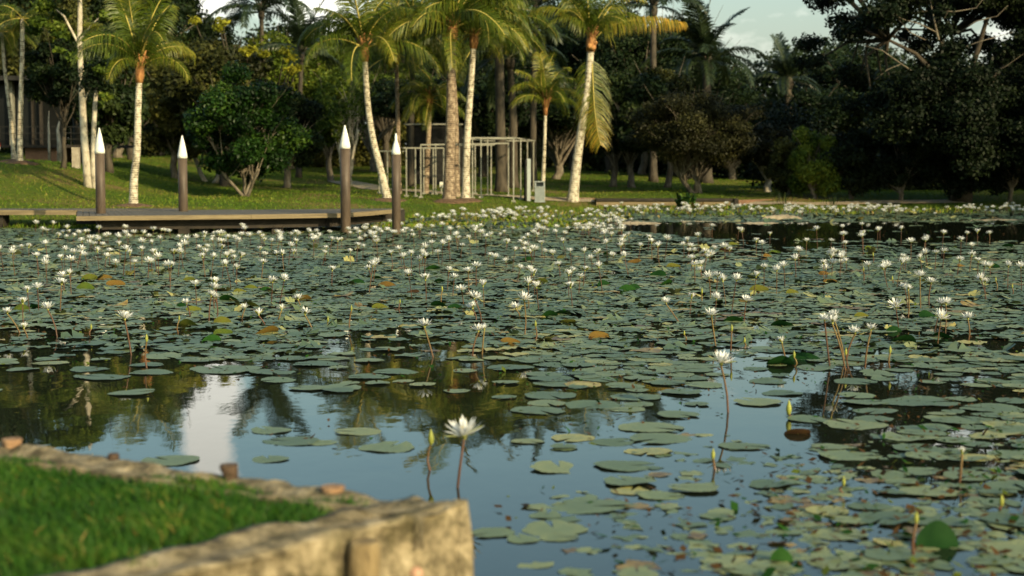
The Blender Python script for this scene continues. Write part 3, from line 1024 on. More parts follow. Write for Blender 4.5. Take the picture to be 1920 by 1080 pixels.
def palm(name, label, trunk_px, D, trunk_r, flen, nf, seed, lib=None, bark='palm_bark', elo=0, ehi=None, crown_scale=1.0, base_pt=None, skip=None, shaft=True, group=None, tilt=(0, 0)):
    """trunk_px: rows from the ground to the crown"""
    lib = lib or FR
    rg = random.Random(seed)
    if base_pt is None:
        p0 = AT(trunk_px[0][0], trunk_px[0][1], D)
        p0.z = h1(p0.x, p0.y)
    else:
        p0 = base_pt; D = p0.y
    r = empty(name, p0, label=label, cat='palm tree', group=group)
    P = [Vector((0, 0, -.15))] + [AT(a, b_, D) - p0 for a, b_ in trunk_px[1:]]
    # smooth resample
    Q = []
    for i in range(len(P) - 1):
        for k in range(5):
            t = k / 5
            a0 = P[max(i - 1, 0)]; a1 = P[i]; a2 = P[i + 1]; a3 = P[min(i + 2, len(P) - 1)]
            Q.append(.5 * ((2 * a1) + (a2 - a0) * t + (2 * a0 - 5 * a1 + 4 * a2 - a3) * t * t + (3 * a1 - a0 - 3 * a2 + a3) * t ** 3))
    Q.append(P[-1])
    n = len(Q)
    rad = []
    for i in range(n):
        s = i / (n - 1)
        rad.append(trunk_r * (1 + .55 * math.exp(-s * 14) - .30 * s) * (1 + .02 * math.sin(i * 2.1)))
    mb = MB()
    mb.tube(Q, rad, 12, jit=.025)
    mb.obj('trunk', M[bark], r)
    if lib is FR and D < 63:
        g = MB(); w = .45 + trunk_r
        g.tube([(0, 0, -.08), (0, 0, .02), (0, 0, .07), (0, 0, .10)], [w * 1.3, w, w * .6, trunk_r * 1.3], 22, jit=.13)
        g.obj('root_mound', M['mulch'], r)
    top = Q[-1]
    if shaft:
        cs = MB()
        dd = (Q[-1] - Q[-3]).normalized()
        cs.tube([top - dd * .45, top - dd * .2, top, top + dd * .35], [trunk_r * .85, trunk_r * 1.15, trunk_r * 1.05, trunk_r * .3], 9, jit=.1)
        for k in range(9):
            a = k * 2.4
            e = top + Vector((math.cos(a) * .28, math.sin(a) * .28, .35 + .1 * (k % 3)))
            cs.tube([top + Vector((math.cos(a) * .06, math.sin(a) * .06, -.12)), top + (e - top) * .5, e], [.07, .05, .03], 5)
        cs.obj('leaf_base', M['crownshaft' if lib is FR else 'bark_dark'], r)
    for i in range(nf):
        q = (i + .5) / nf
        li = int(elo + q * ((ehi if ehi is not None else len(lib)) - elo))
        li = min(li, len(lib) - 1)
        az = i * 2.39996 + rg.uniform(-.3, .3)
        if skip and skip(az, li): continue
        o = link('frond', lib[li], r, top)
        s = flen / 2.6 * rg.uniform(.78, 1.12)
        o.scale = (s, s * rg.choice((-1, 1)), s)
        o.rotation_euler = (rg.uniform(-.35, .35) + tilt[0], rg.uniform(-.22, .18) + tilt[1], az)
    return r, top, p0


palm('coconut_palm', 'single upright coconut palm with a pale trunk on the left lawn', [(250, 387), (251, 340), (257, 280), (259, 200), (262, 128)], 51, .135, 2.5, 16, 1, base_pt=base(250, 387), ehi=5.0)
palm('coconut_palm', 'coconut palm with a thin pale trunk leaning to the left beside the jetty end', [(728, 376), (714, 320), (699, 260), (689, 190), (683, 92)], 60, .14, 2.9, 16, 2, base_pt=base(728, 376), elo=0, ehi=6.2)
palm('coconut_palm', 'thick-trunked coconut palm with blotched brown bark in front of the steel frames', [(842, 378), (843, 300), (845, 220), (846, 140), (848, 55)], 60, .20, 3.3, 16, 3, base_pt=base(842, 378), bark='palm_bark_brown', ehi=6.6)
palm('coconut_palm', 'coconut palm half hidden just behind the thick blotched trunk', [(856, 372), (855, 300), (854, 220), (850, 150), (842, 45)], 62, .13, 3.0, 11, 4, base_pt=base(856, 370), bark='palm_bark_brown')
palm('coconut_palm', 'slim pale coconut palm right of the thick blotched trunk', [(873, 375), (874, 310), (877, 240), (882, 170), (889, 68)], 61, .15, 3.0, 15, 5, base_pt=base(873, 376), ehi=6.6)
palm('coconut_palm', 'coconut palm with a reddish trunk behind the white-tipped pile at the jetty end', [(748, 366), (747, 300), (746, 230), (743, 100)], 66, .11, 2.9, 14, 6, base_pt=base(748, 364), bark='palm_bark_brown')
palm('coconut_palm', 'short coconut palm with drooping yellow fronds in front of the black shelter', [(797, 362), (801, 300), (804, 240), (805, 188)], 66, .12, 2.0, 18, 7, base_pt=base(797, 364), elo=2, bark='palm_bark_brown')
palm('coconut_palm', 'small bright palm behind the grey litter bin', [(1017, 372), (1019, 320), (1021, 270), (1023, 195)], 62, .085, 1.9, 14, 8, base_pt=base(1017, 372), ehi=6)


def hero_palm():
    p0 = base(1073, 378)
    D = p0.y
    r, top, p0 = palm('coconut_palm', 'coconut palm with a stout white trunk, one hanging and one outstretched yellow frond', [(1073, 378), (1082, 300), (1092, 230), (1103, 150), (1109, 75)], D, .19, 2.6, 13, 9,
                      base_pt=p0, ehi=4, elo=0)
    def pth(l, dy): return [AT(a, b_, D + dy * i) - p0 for i, (a, b_) in enumerate(l)]
    f1 = frond_mesh(0, 0, 0, nl=80, leafl=1.15, seed=51, hang=.55, path=pth([(1108, 85), (1110, 120), (1112, 160), (1114, 200), (1119, 240), (1126, 272)], -.08), tint=.5, tipt=.95, width=.035)
    link('frond', f1, r)
    f2 = frond_mesh(0, 0, 0, nl=76, leafl=1.15, seed=52, hang=2.2, path=pth([(1110, 85), (1122, 62), (1145, 47), (1180, 38), (1230, 36), (1280, 44)], .02), tint=.45, tipt=.9, width=.035)
    link('frond', f2, r)
    f3 = frond_mesh(0, 0, 0, nl=44, leafl=.75, seed=53, hang=1.0, path=pth([(1108, 80), (1095, 40), (1075, 5), (1050, -15), (1025, -5)], -.1), tint=.35, tipt=.6, width=.05)
    link('frond', f3, r)
    f4 = frond_mesh(0, 0, 0, nl=44, leafl=.75, seed=54, hang=1.0, path=pth([(1110, 80), (1125, 40), (1150, 5), (1180, -10), (1205, 0)], .1), tint=.45, tipt=.7, width=.05)
    link('frond', f4, r)
    cs = MB()
    for k in range(5):
        q = top + Vector((.1 * math.cos(k * 1.3), .12 * math.sin(k * 1.3) - .1, -.12 - .05 * k))
        cs.lathe([(.03, -.1), (.11, -.04), (.13, .03), (.08, .11), (.02, .14)], 8, c=q)
    cs.obj('leaf_sheath', M['crownshaft'], r)


hero_palm()
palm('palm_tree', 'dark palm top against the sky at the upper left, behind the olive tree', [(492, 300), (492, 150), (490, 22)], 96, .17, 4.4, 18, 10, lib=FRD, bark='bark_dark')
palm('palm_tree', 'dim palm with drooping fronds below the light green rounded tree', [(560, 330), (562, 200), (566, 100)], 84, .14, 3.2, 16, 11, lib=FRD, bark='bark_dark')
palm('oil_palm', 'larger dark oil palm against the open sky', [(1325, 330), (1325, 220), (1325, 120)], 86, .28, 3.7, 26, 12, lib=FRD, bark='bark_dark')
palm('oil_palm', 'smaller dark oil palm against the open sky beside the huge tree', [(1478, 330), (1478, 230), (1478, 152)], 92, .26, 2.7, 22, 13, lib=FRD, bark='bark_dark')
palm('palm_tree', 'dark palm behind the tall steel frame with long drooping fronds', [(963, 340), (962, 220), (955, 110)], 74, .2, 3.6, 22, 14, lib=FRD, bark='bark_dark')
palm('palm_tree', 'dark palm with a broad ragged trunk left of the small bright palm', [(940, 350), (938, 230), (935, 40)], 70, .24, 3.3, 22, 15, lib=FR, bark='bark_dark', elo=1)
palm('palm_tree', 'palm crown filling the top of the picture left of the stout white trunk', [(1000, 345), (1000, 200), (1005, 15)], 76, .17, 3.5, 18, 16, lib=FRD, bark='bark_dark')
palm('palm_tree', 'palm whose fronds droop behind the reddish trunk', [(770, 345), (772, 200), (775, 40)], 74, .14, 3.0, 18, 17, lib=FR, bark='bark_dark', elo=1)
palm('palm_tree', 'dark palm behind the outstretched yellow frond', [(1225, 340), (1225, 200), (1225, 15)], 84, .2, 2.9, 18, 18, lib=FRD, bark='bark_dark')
palm('slender_palm', 'slender leaning palm trunk at the left edge on the knoll', [(27, 303), (20, 220), (10, 140), (3, 60)], 62, .085, 1.6, 11, 19, base_pt=base(27, 303), shaft=False, elo=3)
palm('slender_palm', 'slender upright pale palm trunk beside the leaning one on the knoll', [(37, 305), (38, 220), (41, 130), (42, 35)], 62, .11, 1.6, 11, 20, base_pt=base(37, 306), shaft=False, elo=3)


def slender_tree():
    p0 = base(165, 351)
    D = p0.y; k = F / D
    r = empty('slender_tree', p0, label='slender tree with a mottled pale trunk behind the leftmost pile', cat='tree')
    mb = MB()
    Q = [AT(a, b_, D) - p0 for a, b_ in [(167, 354), (163, 320), (158, 260), (155, 200), (152, 140), (149, 80), (150, 30), (149, -20), (152, -60)]]
    mb.tube(Q, [.19, .14, .13, .12, .105, .095, .085, .07, .05], 10, jit=.05)
    mb.tube([Q[4], AT(146, 80, D) - p0, AT(120, 30, D) - p0, AT(95, 10, D) - p0], [.06, .05, .035, .015], 6)
    mb.tube([Q[3], AT(166, 170, D) - p0, AT(185, 130, D) - p0], [.04, .03, .012], 6)
    mb.tube([Q[5], AT(168, 50, D) - p0, AT(200, 20, D) - p0], [.04, .03, .012], 6)
    mb.obj('trunk', M['bark_pale'], r)
    C, Rr = [], []
    rg = random.Random(4)
    for (a, b_, q) in [(95, 20, 40), (120, 60, 35), (60, 50, 35), (180, 130, 30), (200, 30, 40), (150, -30, 60), (100, -40, 60), (205, 100, 28), (125, 95, 22), (185, 185, 28)]:
        for _ in range(3):
            c = AT(a + rg.uniform(-20, 20), b_ + rg.uniform(-12, 12), D + rg.uniform(-1, 1)) - p0
            C.append(tuple(c)); s = q / k * .5; Rr.append((s, s, s * .6))
    V, Fc, T = leaf_cloud(C, Rr, 9000, .16, seed=9, shell=.2)
    link('crown', np_mesh('crown', V, Fc, T, M['leaf_light']), r)
    p1 = base(176, 353)
    r2 = empty('slender_tree', p1, label='second thinner pale trunk touching the mottled trunk behind the leftmost pile', cat='tree')
    mb = MB()
    Q = [AT(a, b_, p1.y) - p1 for a, b_ in [(177, 356), (175, 320), (175, 280), (176, 240), (178, 200), (182, 150)]]
    mb.tube(Q, [.13, .10, .09, .085, .08, .06], 9, jit=.05)
    mb.obj('trunk', M['bark_pale'], r2)
    V, Fc, T = leaf_cloud([tuple(Q[-1]), tuple(Q[-1] + Vector((.4, 0, .5)))], [(.8, .8, .5)] * 2, 1500, .16, seed=10, shell=.2)
    link('crown', np_mesh('crown', V, Fc, T, M['leaf_dark']), r2)
    # bleached bare trunks beside the veranda
    for (pts, rr, lab) in ([[(92, 272), (92, 250), (91, 232), (92, 208)], .055, 'bleached bare tree trunk standing beside the veranda railing'],
                           [[(111, 272), (110, 258), (108, 243), (113, 222)], .10, 'shorter bleached trunk with a narrow upper branch beside the veranda railing']):
        D1 = 71.0
        p = AT(*pts[0], D1)
        p.z = h1(p.x, D1)
        rt = empty('bare_trunk', p, label=lab, cat='tree trunk')
        mb = MB()
        Q = [Vector((0, 0, -.05))] + [AT(a, b_, D1) - p for a, b_ in pts]
        mb.tube(Q, [rr * 1.2, rr, rr * .9, rr * .6, rr * .25], 7, jit=.1)
        mb.obj('trunk', M['bark_pale'], rt)


slender_tree()
# yellow flower sprays in the olive tree (top left)
yc = empty('flowering_shrub', base(450, 350, 72), label='yellow-leaved sprigs showing among the olive crown at the upper left', cat='shrub')
pp = yc.location.copy()
C = [tuple(AT(a, b_, pp.y - 3.5) - pp) for a, b_ in [(365, 38), (415, 40), (412, 52), (468, 92), (495, 100), (535, 95), (545, 108), (545, 132), (555, 128), (462, 95)]]
V, Fc, T = leaf_cloud(C, [(.32, .3, .2)] * len(C), 700, .2, seed=3, shell=.2)
link('crown', np_mesh('crown', V, Fc, T, M['leaf_yellow']), yc)
mb = MB()
for c in C: mb.tube([(0, 2.5, 0), (Vector(c) * .6 + Vector((0, 2, 0))), c], [.08, .05, .02], 5)
mb.obj('trunk', M['bark_dark'], yc)

# ------------------------------------------------------------------ piles and jetty
DECKZ = .5
PILES = [(187, 42.3, 240, 288, 9.0, 'white-tipped brown mooring pile, leftmost, standing through the jetty deck'),
         (342, 44.0, 254, 297, 8.6, 'white-tipped brown mooring pile, shortest, rising from the back of the jetty deck'),
         (647, 42.0, 235, 279, 9.4, 'thickest white-tipped mooring pile standing before the jetty edge'),
         (742.5, 41.5, 250, 290, 8.2, 'white-tipped mooring pile with a thin nub tip at the right end of the jetty')]
for i, (px, d, yt, yc_, hw, lab) in enumerate(PILES):
    k = F / d
    p = AT(px, 290, d); p.z = 0
    r = empty('mooring_pile', p, label=lab, cat='mooring pile', group='white-tipped mooring piles of the jetty')
    zc = CAMZ + (HOR - yc_) / k; zt = CAMZ + (HOR - yt) / k; rr = hw / k
    b = MB(); b.lathe([(rr, -.7), (rr, zc * .5), (rr, zc)], 20)
    b.obj('shaft', M['pile'], r)
    b = MB()
    hh = zt - zc
    prof = [(rr * 1.06, zc + .003), (rr * 1.05, zc + hh * .12), (rr * .85, zc + hh * .35), (rr * .6, zc + hh * .6), (rr * .33, zc + hh * .82), (rr * .1, zc + hh)]
    if i == 3: prof = [(rr * 1.06, zc + .003), (rr * 1.0, zc + hh * .15), (rr * .8, zc + hh * .35), (rr * .45, zc + hh * .58), (rr * .3, zc + hh * .66), (rr * .3, zc + hh * .85), (rr * .12, zc + hh)]
    b.lathe(prof, 20)
    b.obj('cone_cap', M['cone'], r)


def prism(mb, top, z0, z1, m=0):
    n = len(top)
    mb.face([(x, y, z1) for x, y in top], m)
    mb.face([(x, y, z0) for x, y in reversed(top)], m)
    for i in range(n):
        a, c = top[i], top[(i + 1) % n]
        mb.face([(a[0], a[1], z0), (c[0], c[1], z0), (c[0], c[1], z1), (a[0], a[1], z1)], m)


def jetty():
    fr = [G(a, b_, DECKZ) for a, b_ in [(143, 405), (300, 403.6), (470, 402), (640, 399.5), (690, 396), (737, 392)]]
    bk = [G(a, b_, DECKZ) for a, b_ in [(757, 390.6), (640, 391.5), (470, 393), (300, 394), (145, 394.5)]]
    o = fr[0].copy(); o.z = 0
    r = empty('jetty', o, label='low timber jetty platform with a tan edge board over the water', cat='jetty')
    L_ = lambda v: (v.x - o.x, v.y - o.y)
    # boards across the deck
    b = MB()
    n = 62
    def along(poly, t):
        ln = [0]
        for a, c in zip(poly, poly[1:]): ln.append(ln[-1] + (c - a).length)
        t *= ln[-1]
        for i in range(len(ln) - 1):
            if t <= ln[i + 1] + 1e-9: return poly[i].lerp(poly[i + 1], (t - ln[i]) / (ln[i + 1] - ln[i]))
        return poly[-1]
    bkr = list(reversed(bk))
    for i in range(n):
        t0, t1 = (i + .04) / n, (i + .96) / n
        q = [along(fr, t0), along(fr, t1), along(bkr, t1), along(bkr, t0)]
        prism(b, [L_(v) for v in q], DECKZ - .03, DECKZ + random.uniform(-.002, .002))
    b.obj('deck_boards', M['deckwood'], r)
    b = MB()
    for a, c in zip(fr, fr[1:]):
        d = (c - a).normalized(); nn = Vector((d.y, -d.x, 0))
        q = [a + nn * .005, c + nn * .005, c + nn * .055, a + nn * .055]
        prism(b, [L_(v) for v in q], DECKZ - .115, DECKZ - .004)
    b.obj('edge_board', M['fascia'], r)
    b = MB()
    for a, c in zip(fr, fr[1:]):
        d = (c - a).normalized(); nn = Vector((-d.y, d.x, 0))
        a2 = a + nn * .35; c2 = c + nn * .35
        if (a - fr[0]).length < .01: a2 += d * .6
        q = [a2, c2, c2 + nn * .12, a2 + nn * .12]
        prism(b, [L_(v) for v in q], DECKZ - .36, DECKZ - .034)
    for v0, v1 in zip(bk, bk[1:]):
        d = (v1 - v0).normalized(); nn = Vector((-d.y, d.x, 0))
        prism(b, [L_(v) for v in (v0 + nn * .1, v1 + nn * .1, v1 + nn * .2, v0 + nn * .2)], DECKZ - .36, DECKZ - .034)
    b.obj('underdeck_shade', M['darkwood'], r)  # dark strips added to stand for the shaded void below the deck
    for px in (190, 345, 520):
        for dd in (41.6, 44.0):
            b = MB(); p = AT(px, 400, dd) - o
            b.box((p.x, p.y, (DECKZ - .36 - .5) / 2), (.26, .2, DECKZ - .36 + .5))
            b.obj('leg', M['darkwood'], r)
    # gangway to the left bank
    f0, f1 = G(-260, 393.3, DECKZ), G(330, 393.3, DECKZ)
    d0, d1 = f0 + Vector((0, 1.3, 0)), f1 + Vector((0, 1.3, 0))
    o2 = f0.copy(); o2.z = 0
    g = empty('gangway', o2, label='narrow timber gangway joining the jetty from the left edge', cat='walkway')
    b = MB()
    n = 70
    for i in range(n):
        q = [f0.lerp(f1, (i + .04) / n), f0.lerp(f1, (i + .96) / n), d0.lerp(d1, (i + .96) / n), d0.lerp(d1, (i + .04) / n)]
        prism(b, [(v.x - o2.x, v.y - o2.y) for v in q], DECKZ - .035, DECKZ - .006)
    b.obj('deck_boards', M['deckwood'], g)
    b = MB()
    for yy in (-.055, 1.305):
        prism(b, [(0, yy), ((f1 - f0).x, yy), ((f1 - f0).x, yy + .05), (0, yy + .05)], DECKZ - .14, DECKZ - .01)
    b.obj('edge_board', M['fascia'], g)
    for px in (4, -130, 215):
        b = MB(); p = AT(px, 400, f0.y + .4) - o2
        b.box((p.x, .4, .0), (.22, .6, .70)); b.obj('leg', M['darkwood'], g)


jetty()

# lifebuoy on its post at the left edge
p = AT(-21, 290, 43.5); p.z = 0
r = empty('lifebuoy_stand', p, label='red and white lifebuoy on a post cut by the left edge', cat='lifebuoy')
b = MB(); b.lathe([(.05, -.3), (.05, 2.4)], 10); b.obj('post', M['steel'], r)
b = MB()
zc = CAMZ + (HOR - 275) * 43.5 / F
for k in range(24):
    a0, a1 = 2 * math.pi * k / 24, 2 * math.pi * (k + 1) / 24
    b.tube([(.27 * math.cos(a), -.12, zc + .27 * math.sin(a)) for a in (a0, (a0 + a1) / 2, a1)], .07, 8, m=0 if (k // 3) % 2 == 0 else 1, cap=False)
b.obj('ring', [M['red'], M['cone']], r)

# ------------------------------------------------------------------ steel frames, bin, panel, shelter
def steel_frame(label, posts, bars, w=.05):
    p0 = posts[0]
    o = AT(p0[0], p0[1], p0[3]); o.z = h1(o.x, o.y)
    r = empty('steel_frame', o, label=label, cat='steel frame')
    for px, yb, yt, d in posts:
        a = AT(px, 300, d); a.z = h1(a.x, a.y)
        t = AT(px, yt, d)
        b = MB(); b.bar(a - o + Vector((0, 0, -.1)), Vector((a.x, a.y, t.z)) - o, w); b.box(Vector((a.x, a.y, a.z + .03)) - o, (.16, .16, .07))
        b.obj('post', M['steel'], r)
    for (ax, ay, ad), (bx, by, bd) in bars:
        b = MB(); b.bar(AT(ax, ay, ad) - o, AT(bx, by, bd) - o, .07, .055); b.obj('top_rail', M['steel'], r)


steel_frame('tallest steel bar frame between the slim pale palm and the litter bin',
            [(870.5, 378, 259, 61.5), (886, 378, 259.3, 62.3), (902, 378, 259.6, 63), (914.5, 376, 261, 66), (963, 378, 259, 61.5), (976.5, 378, 260, 63.5), (989, 376, 262, 68), (1000.5, 375, 263.5, 71)],
            [((869, 258.5, 61.5), (965, 258.5, 61.5)), ((869, 258.5, 61.5), (908, 264, 72)), ((965, 258.5, 61.5), (1002, 264, 72)), ((908, 264, 72), (1002, 264, 72)), ((900, 259.5, 63.2), (975, 259.8, 63.2))])
steel_frame('lower steel bar frame standing inside the tallest one',
            [(861, 374, 270, 65), (891, 372, 270, 67), (921, 373, 270, 66), (953.5, 374, 269, 65)],
            [((832, 271, 65), (955, 268.6, 65)), ((862, 272.3, 70), (930, 271.8, 70))])
steel_frame('left-hand steel bar frame between the leaning palm and the thick blotched palm',
            [(711, 367, 283, 66), (726.5, 366, 283, 66), (762, 368, 278, 64), (779, 368, 278, 64), (789, 370, 272, 63), (794.5, 368, 277, 66), (812.5, 367, 277, 66), (817, 365, 272, 66), (832, 366, 277, 66)],
            [((712, 283.3, 66), (760, 283.3, 66)), ((757, 277.5, 64), (832, 277.5, 64)), ((788, 271.5, 63), (858, 270.5, 63)), ((757, 277.5, 64), (757, 283, 70))])

b0 = base(991, 378)
k = F / b0.y
r = empty('notice_board', b0, rz=.35, label='narrow upright notice panel with a pale front and dark side left of the litter bin', cat='notice panel')
b = MB(); b.box((0, 0, .82), (.15, .07, 1.6)); b.obj('panel', M['bingrey'], r)
b = MB(); b.box((-.115, .02, .80), (.07, .16, 1.56)); b.obj('side_panel', M['blackmetal'], r)

b0 = base(1012, 380)
r = empty('litter_bin', b0, label='grey slatted litter bin with a hooded top beside the steel frame', cat='litter bin')
b = MB()
for i in range(7):
    x = -.165 + i * .055
    b.box((x, -.17, .30), (.042, .02, .58)); b.box((x, .17, .30), (.042, .02, .58))
    b.box((-.17, x, .30), (.02, .042, .58)); b.box((.17, x, .30), (.02, .042, .58))
b.obj('body', M['bingrey'], r)
b = MB(); b.box((0, 0, .29), (.30, .30, .54)); b.obj('liner', M['bingrey'], r)
b = MB()
for z in (.03, .22, .59):
    b.box((0, -.19, z), (.41, .02, .035)); b.box((0, .19, z), (.41, .02, .035)); b.box((-.19, 0, z), (.02, .36, .035)); b.box((.19, 0, z), (.02, .36, .035))
b.obj('band', M['bingrey'], r)
b = MB()
for x in (-.165, .165): b.box((x, 0, .69), (.05, .34, .17))
b.box((0, .155, .69), (.28, .03, .17))
prism(b, [(-.2, -.2), (.2, -.2), (.2, .2), (-.2, .2)], .775, .81)
b.obj('hood', M['bingrey'], r)

b0 = base(828, 364)
r = empty('meter_box', b0, label='small pale box on a short post beside the thick blotched palm', cat='box')
b = MB(); b.box((0, 0, .38), (.14, .12, .22)); b.obj('box', M['cone'], r)
b = MB(); b.box((0, 0, .13), (.05, .05, .3)); b.obj('post', M['steel'], r)


def shelter():
    D = 74.0; k = F / D
    o = AT(762, 290, D); o.z = h1(o.x, D)
    r = empty('shelter', o, label='black louvred shelter with a pale roof edge behind the palms', cat='building')
    W = (866 - 762) / k
    zt = CAMZ + (HOR - 236) / k - o.z; zb = CAMZ + (HOR - 275) / k - o.z
    b = MB()
    n = 15
    for i in range(n):
        z = zb + (zt - zb) * (i + .5) / n
        b.box((W / 2, 0, z), (W, .03, (zt - zb) / n * .8), M=Matrix.Rotation(R(25), 3, 'X'))
    b.obj('louvre_screen', M['blackmetal'], r)
    b = MB(); b.box((W / 2, -.12, zt + .06), (W + .1, .05, .06)); b.obj('roof_edge', M['steel'], r)
    b = MB(); b.box((W / 2, 1.6, zt + .11), (W + .3, 3.2, .05)); b.obj('roof', M['glass'], r)
    b = MB(); b.box((W / 2, 2.2, zt / 2), (W, .1, zt - .1)); b.obj('wall', M['blackmetal'], r)
    for x in (.05, W * .5, W - .05):
        b = MB(); b.box((x, .1, zb / 2), (.12, .12, zb)); b.obj('post', M['darkwood'], r)


shelter()


def veranda():
    D = 73.0; k = F / D
    zf = lambda row: CAMZ + (HOR - row) / k
    X = lambda px: (px - 960) / k
    o = Vector((X(60), D, h1(X(60), D)))
    r = empty('veranda_building', o, label='dark pavilion with grey columns, glass and a brick base on the knoll', cat='building')
    def bx(name, mat, x0, x1, r0, r1, y0, y1):
        b = MB(); z0, z1 = zf(r0), zf(r1)
        b.box(((X(x0) + X(x1)) / 2 - o.x, (y0 + y1) / 2 - o.y, (z0 + z1) / 2 - o.z), (abs(X(x1) - X(x0)), y1 - y0, abs(z1 - z0)))
        return b.obj(name, mat, r)
    bx('floor_slab', M['darkwood'], -160, 205, 277, 272, D - .3, D + 5)
    bx('roof', M['blackmetal'], -200, 100, 152, 144, D - .2, D + 6)
    bx('brick_base', M['brick'], 50, 118, 322, 277.2, D, D + 4.5)
    bx('wall', M['glass'], -160, 82, 272, 158, D + 3.2, D + 3.4)
    bx('glass_front', M['glass'], -160, 70, 271.5, 159, D + 1.2, D + 1.24)
    for x, w in ((15, 5), (-60, 5)):
        bx('column', M['steel'], x - w * .7, x + w * .7, 271.9, 152.3, D + .8, D + 1.15)
    for x, w in ((53, 1.4), (69, 2.2), (-20, 1.4)):
        bx('mullion', M['darkwood'], x - w, x + w, 271.9, 152.3, D + .95, D + 1.15)
    b = MB()
    for row in (238, 250, 261):
        b.bar(Vector((X(-160), D, zf(row))) - o, Vector((X(200), D, zf(row))) - o, .03)
    for px in range(-150, 205, 22):
        b.bar(Vector((X(px), D + .04, zf(272))) - o, Vector((X(px), D + .04, zf(238))) - o, .035)
    b.obj('railing', M['blackmetal'], r)
    for px in (140, 198):
        bx('post', M['darkwood'], px - 2, px + 2, 320, 277.2, D + .5, D + .7)
    # concrete stubs
    for (px, py, hh, w, lab) in ((143, 315, .78, .26, 'short square concrete post at the foot of the knoll'), (154, 300, .55, .15, 'smaller concrete post behind the square one')):
        p = base(px, py)
        b = MB(); b.box((0, 0, hh / 2 - .05), (w, w, hh)); b.box((0, 0, hh - .02), (w * 1.06, w * 1.06, .05))
        b.obj('concrete_post', M['concrete'], None, p, label=lab, cat='post')


veranda()

# ------------------------------------------------------------------ footbridge, edging, path, sandbars, reeds
def footbridge():
    a = G(1118, 378.5, .30); c = G(1383, 375.5, .30)
    a.y = c.y = 63.0
    a.x = (1118 - 960) / F * 63; c.x = (1383 - 960) / F * 63
    o = Vector((a.x, a.y, 0))
    L_ = c.x - a.x
    r = empty('footbridge', o, label='low dark timber footbridge across the pond outlet', cat='bridge')
    b = MB()
    for i in range(36): b.box((L_ * (i + .5) / 36, .8, .285), (L_ / 36 * .93, 1.7, .04))
    b.obj('deck_boards', M['darkwood'], r)
    b = MB(); b.box((L_ / 2, -.06, .29), (L_, .06, .09)); b.obj('kerb_rail', M['darkwood'], r)
    b = MB(); b.box((L_ / 2, .02, .155), (L_, .06, .17)); b.obj('edge_board', M['fascia'], r)
    for x in (0.1, L_ * .45, L_ * .52, L_ - .1):
        b = MB(); b.box((x, .12, -.05), (.16, .12, .5)); b.obj('leg', M['darkwood'], r)
    b = MB(); b.box((L_ - .08, -.12, .12), (.13, .1, .45)); b.obj('end_post', M['darkwood'], r)


footbridge()


def strip(pts, z0, z1, w, name, mat, **kw):
    """low wall following a polyline in the place"""
    b = MB()
    P = [Vector((x, y, 0)) for x, y in pts]
    for i, (a, c) in enumerate(zip(P, P[1:])):
        d = (c - a).normalized(); nn = Vector((-d.y, d.x, 0))
        q = [a, c + d * .01, c + d * .01 + nn * w, a + nn * w]
        zz = z1 + .002 * (i % 2)
        prism(b, [(v.x, v.y) for v in q], z0, zz)
    return b.obj(name, mat, **kw)


def X63(px, d): return ((px - 960) / F * d, d)


strip([X63(880, 64.0), X63(960, 64.2), X63(1060, 64.6), X63(1117, 65)], -.2, h1(2, 64.4) + .07, .25, 'brick_edging', M['brick'], label='low red brick edging between the litter bin and the footbridge', cat='edging')
strip([X63(1385, 63.4), X63(1420, 64.4), X63(1480, 65.2), X63(1560, 66)], -.2, h1(9, 64.5) + .10, .22, 'brick_edging', M['brick'], label='curving brick edging right of the footbridge', cat='edging')


def path_strip(name, pts, w, mat, label=None):
    V, Fc = [], []
    P = [Vector((x, y, 0)) for x, y in pts]
    n = 60
    out = []
    for i in range(n + 1):
        t = i / n * (len(P) - 1); k = min(int(t), len(P) - 2)
        out.append(P[k].lerp(P[k + 1], t - k))
    for i, p in enumerate(out):
        d = (out[min(i + 1, n)] - out[max(i - 1, 0)]).normalized(); nn = Vector((-d.y, d.x, 0))
        for j in range(5):
            q = p + nn * w * (j / 4 - .5)
            V.append((q.x, q.y, h1(q.x, q.y) + .03))
    for i in range(n):
        for j in range(4): Fc.append((i * 5 + j, i * 5 + j + 1, i * 5 + j + 6, i * 5 + j + 5))
    me = np_mesh(name, np.array(V), np.array(Fc), np.full(len(V), .5), mat, True)
    link(name, me, kind='structure')


path_strip('path', [X63(1388, 64.2), X63(1440, 63.4), X63(1520, 63.2), X63(1640, 64), X63(1800, 64.5)], 1.0, M['path'])
path_strip('path', [X63(1112, 64.6), X63(1000, 64.4), X63(900, 65.5), X63(800, 67.5), X63(700, 72), X63(640, 80)], 1.3, M['path'])


def sandbar(px0, px1, row, hgt, wid, label, bend=0.0, mat='sand'):
    a = G(px0, row); c = G(px1, row)
    rg = random.Random(px0)
    n = 26
    V, Fc = [], []
    m = 8
    for i in range(n + 1):
        t = i / n
        p = a.lerp(c, t) + Vector((0, bend * math.sin(t * math.pi), 0))
        e = math.sin(math.pi * min(1, max(0, t))) ** .45
        for j in range(m + 1):
            s = j / m * 2 - 1
            V.append((p.x - a.x, p.y - a.y + s * wid * (.3 + .7 * e), -.06 + (hgt + .06) * (1 - s * s) * e * (1 + rg.uniform(-.22, .22))))
    for i in range(n):
        for j in range(m): q = i * (m + 1) + j; Fc.append((q, q + m + 1, q + m + 2, q + 1))
    me = np_mesh('sandbar', np.array(V), np.array(Fc)[:, ::-1], np.full(len(V), .5), M[mat], True)
    link('sandbar', me, None, a, label=label, cat='sandbar')


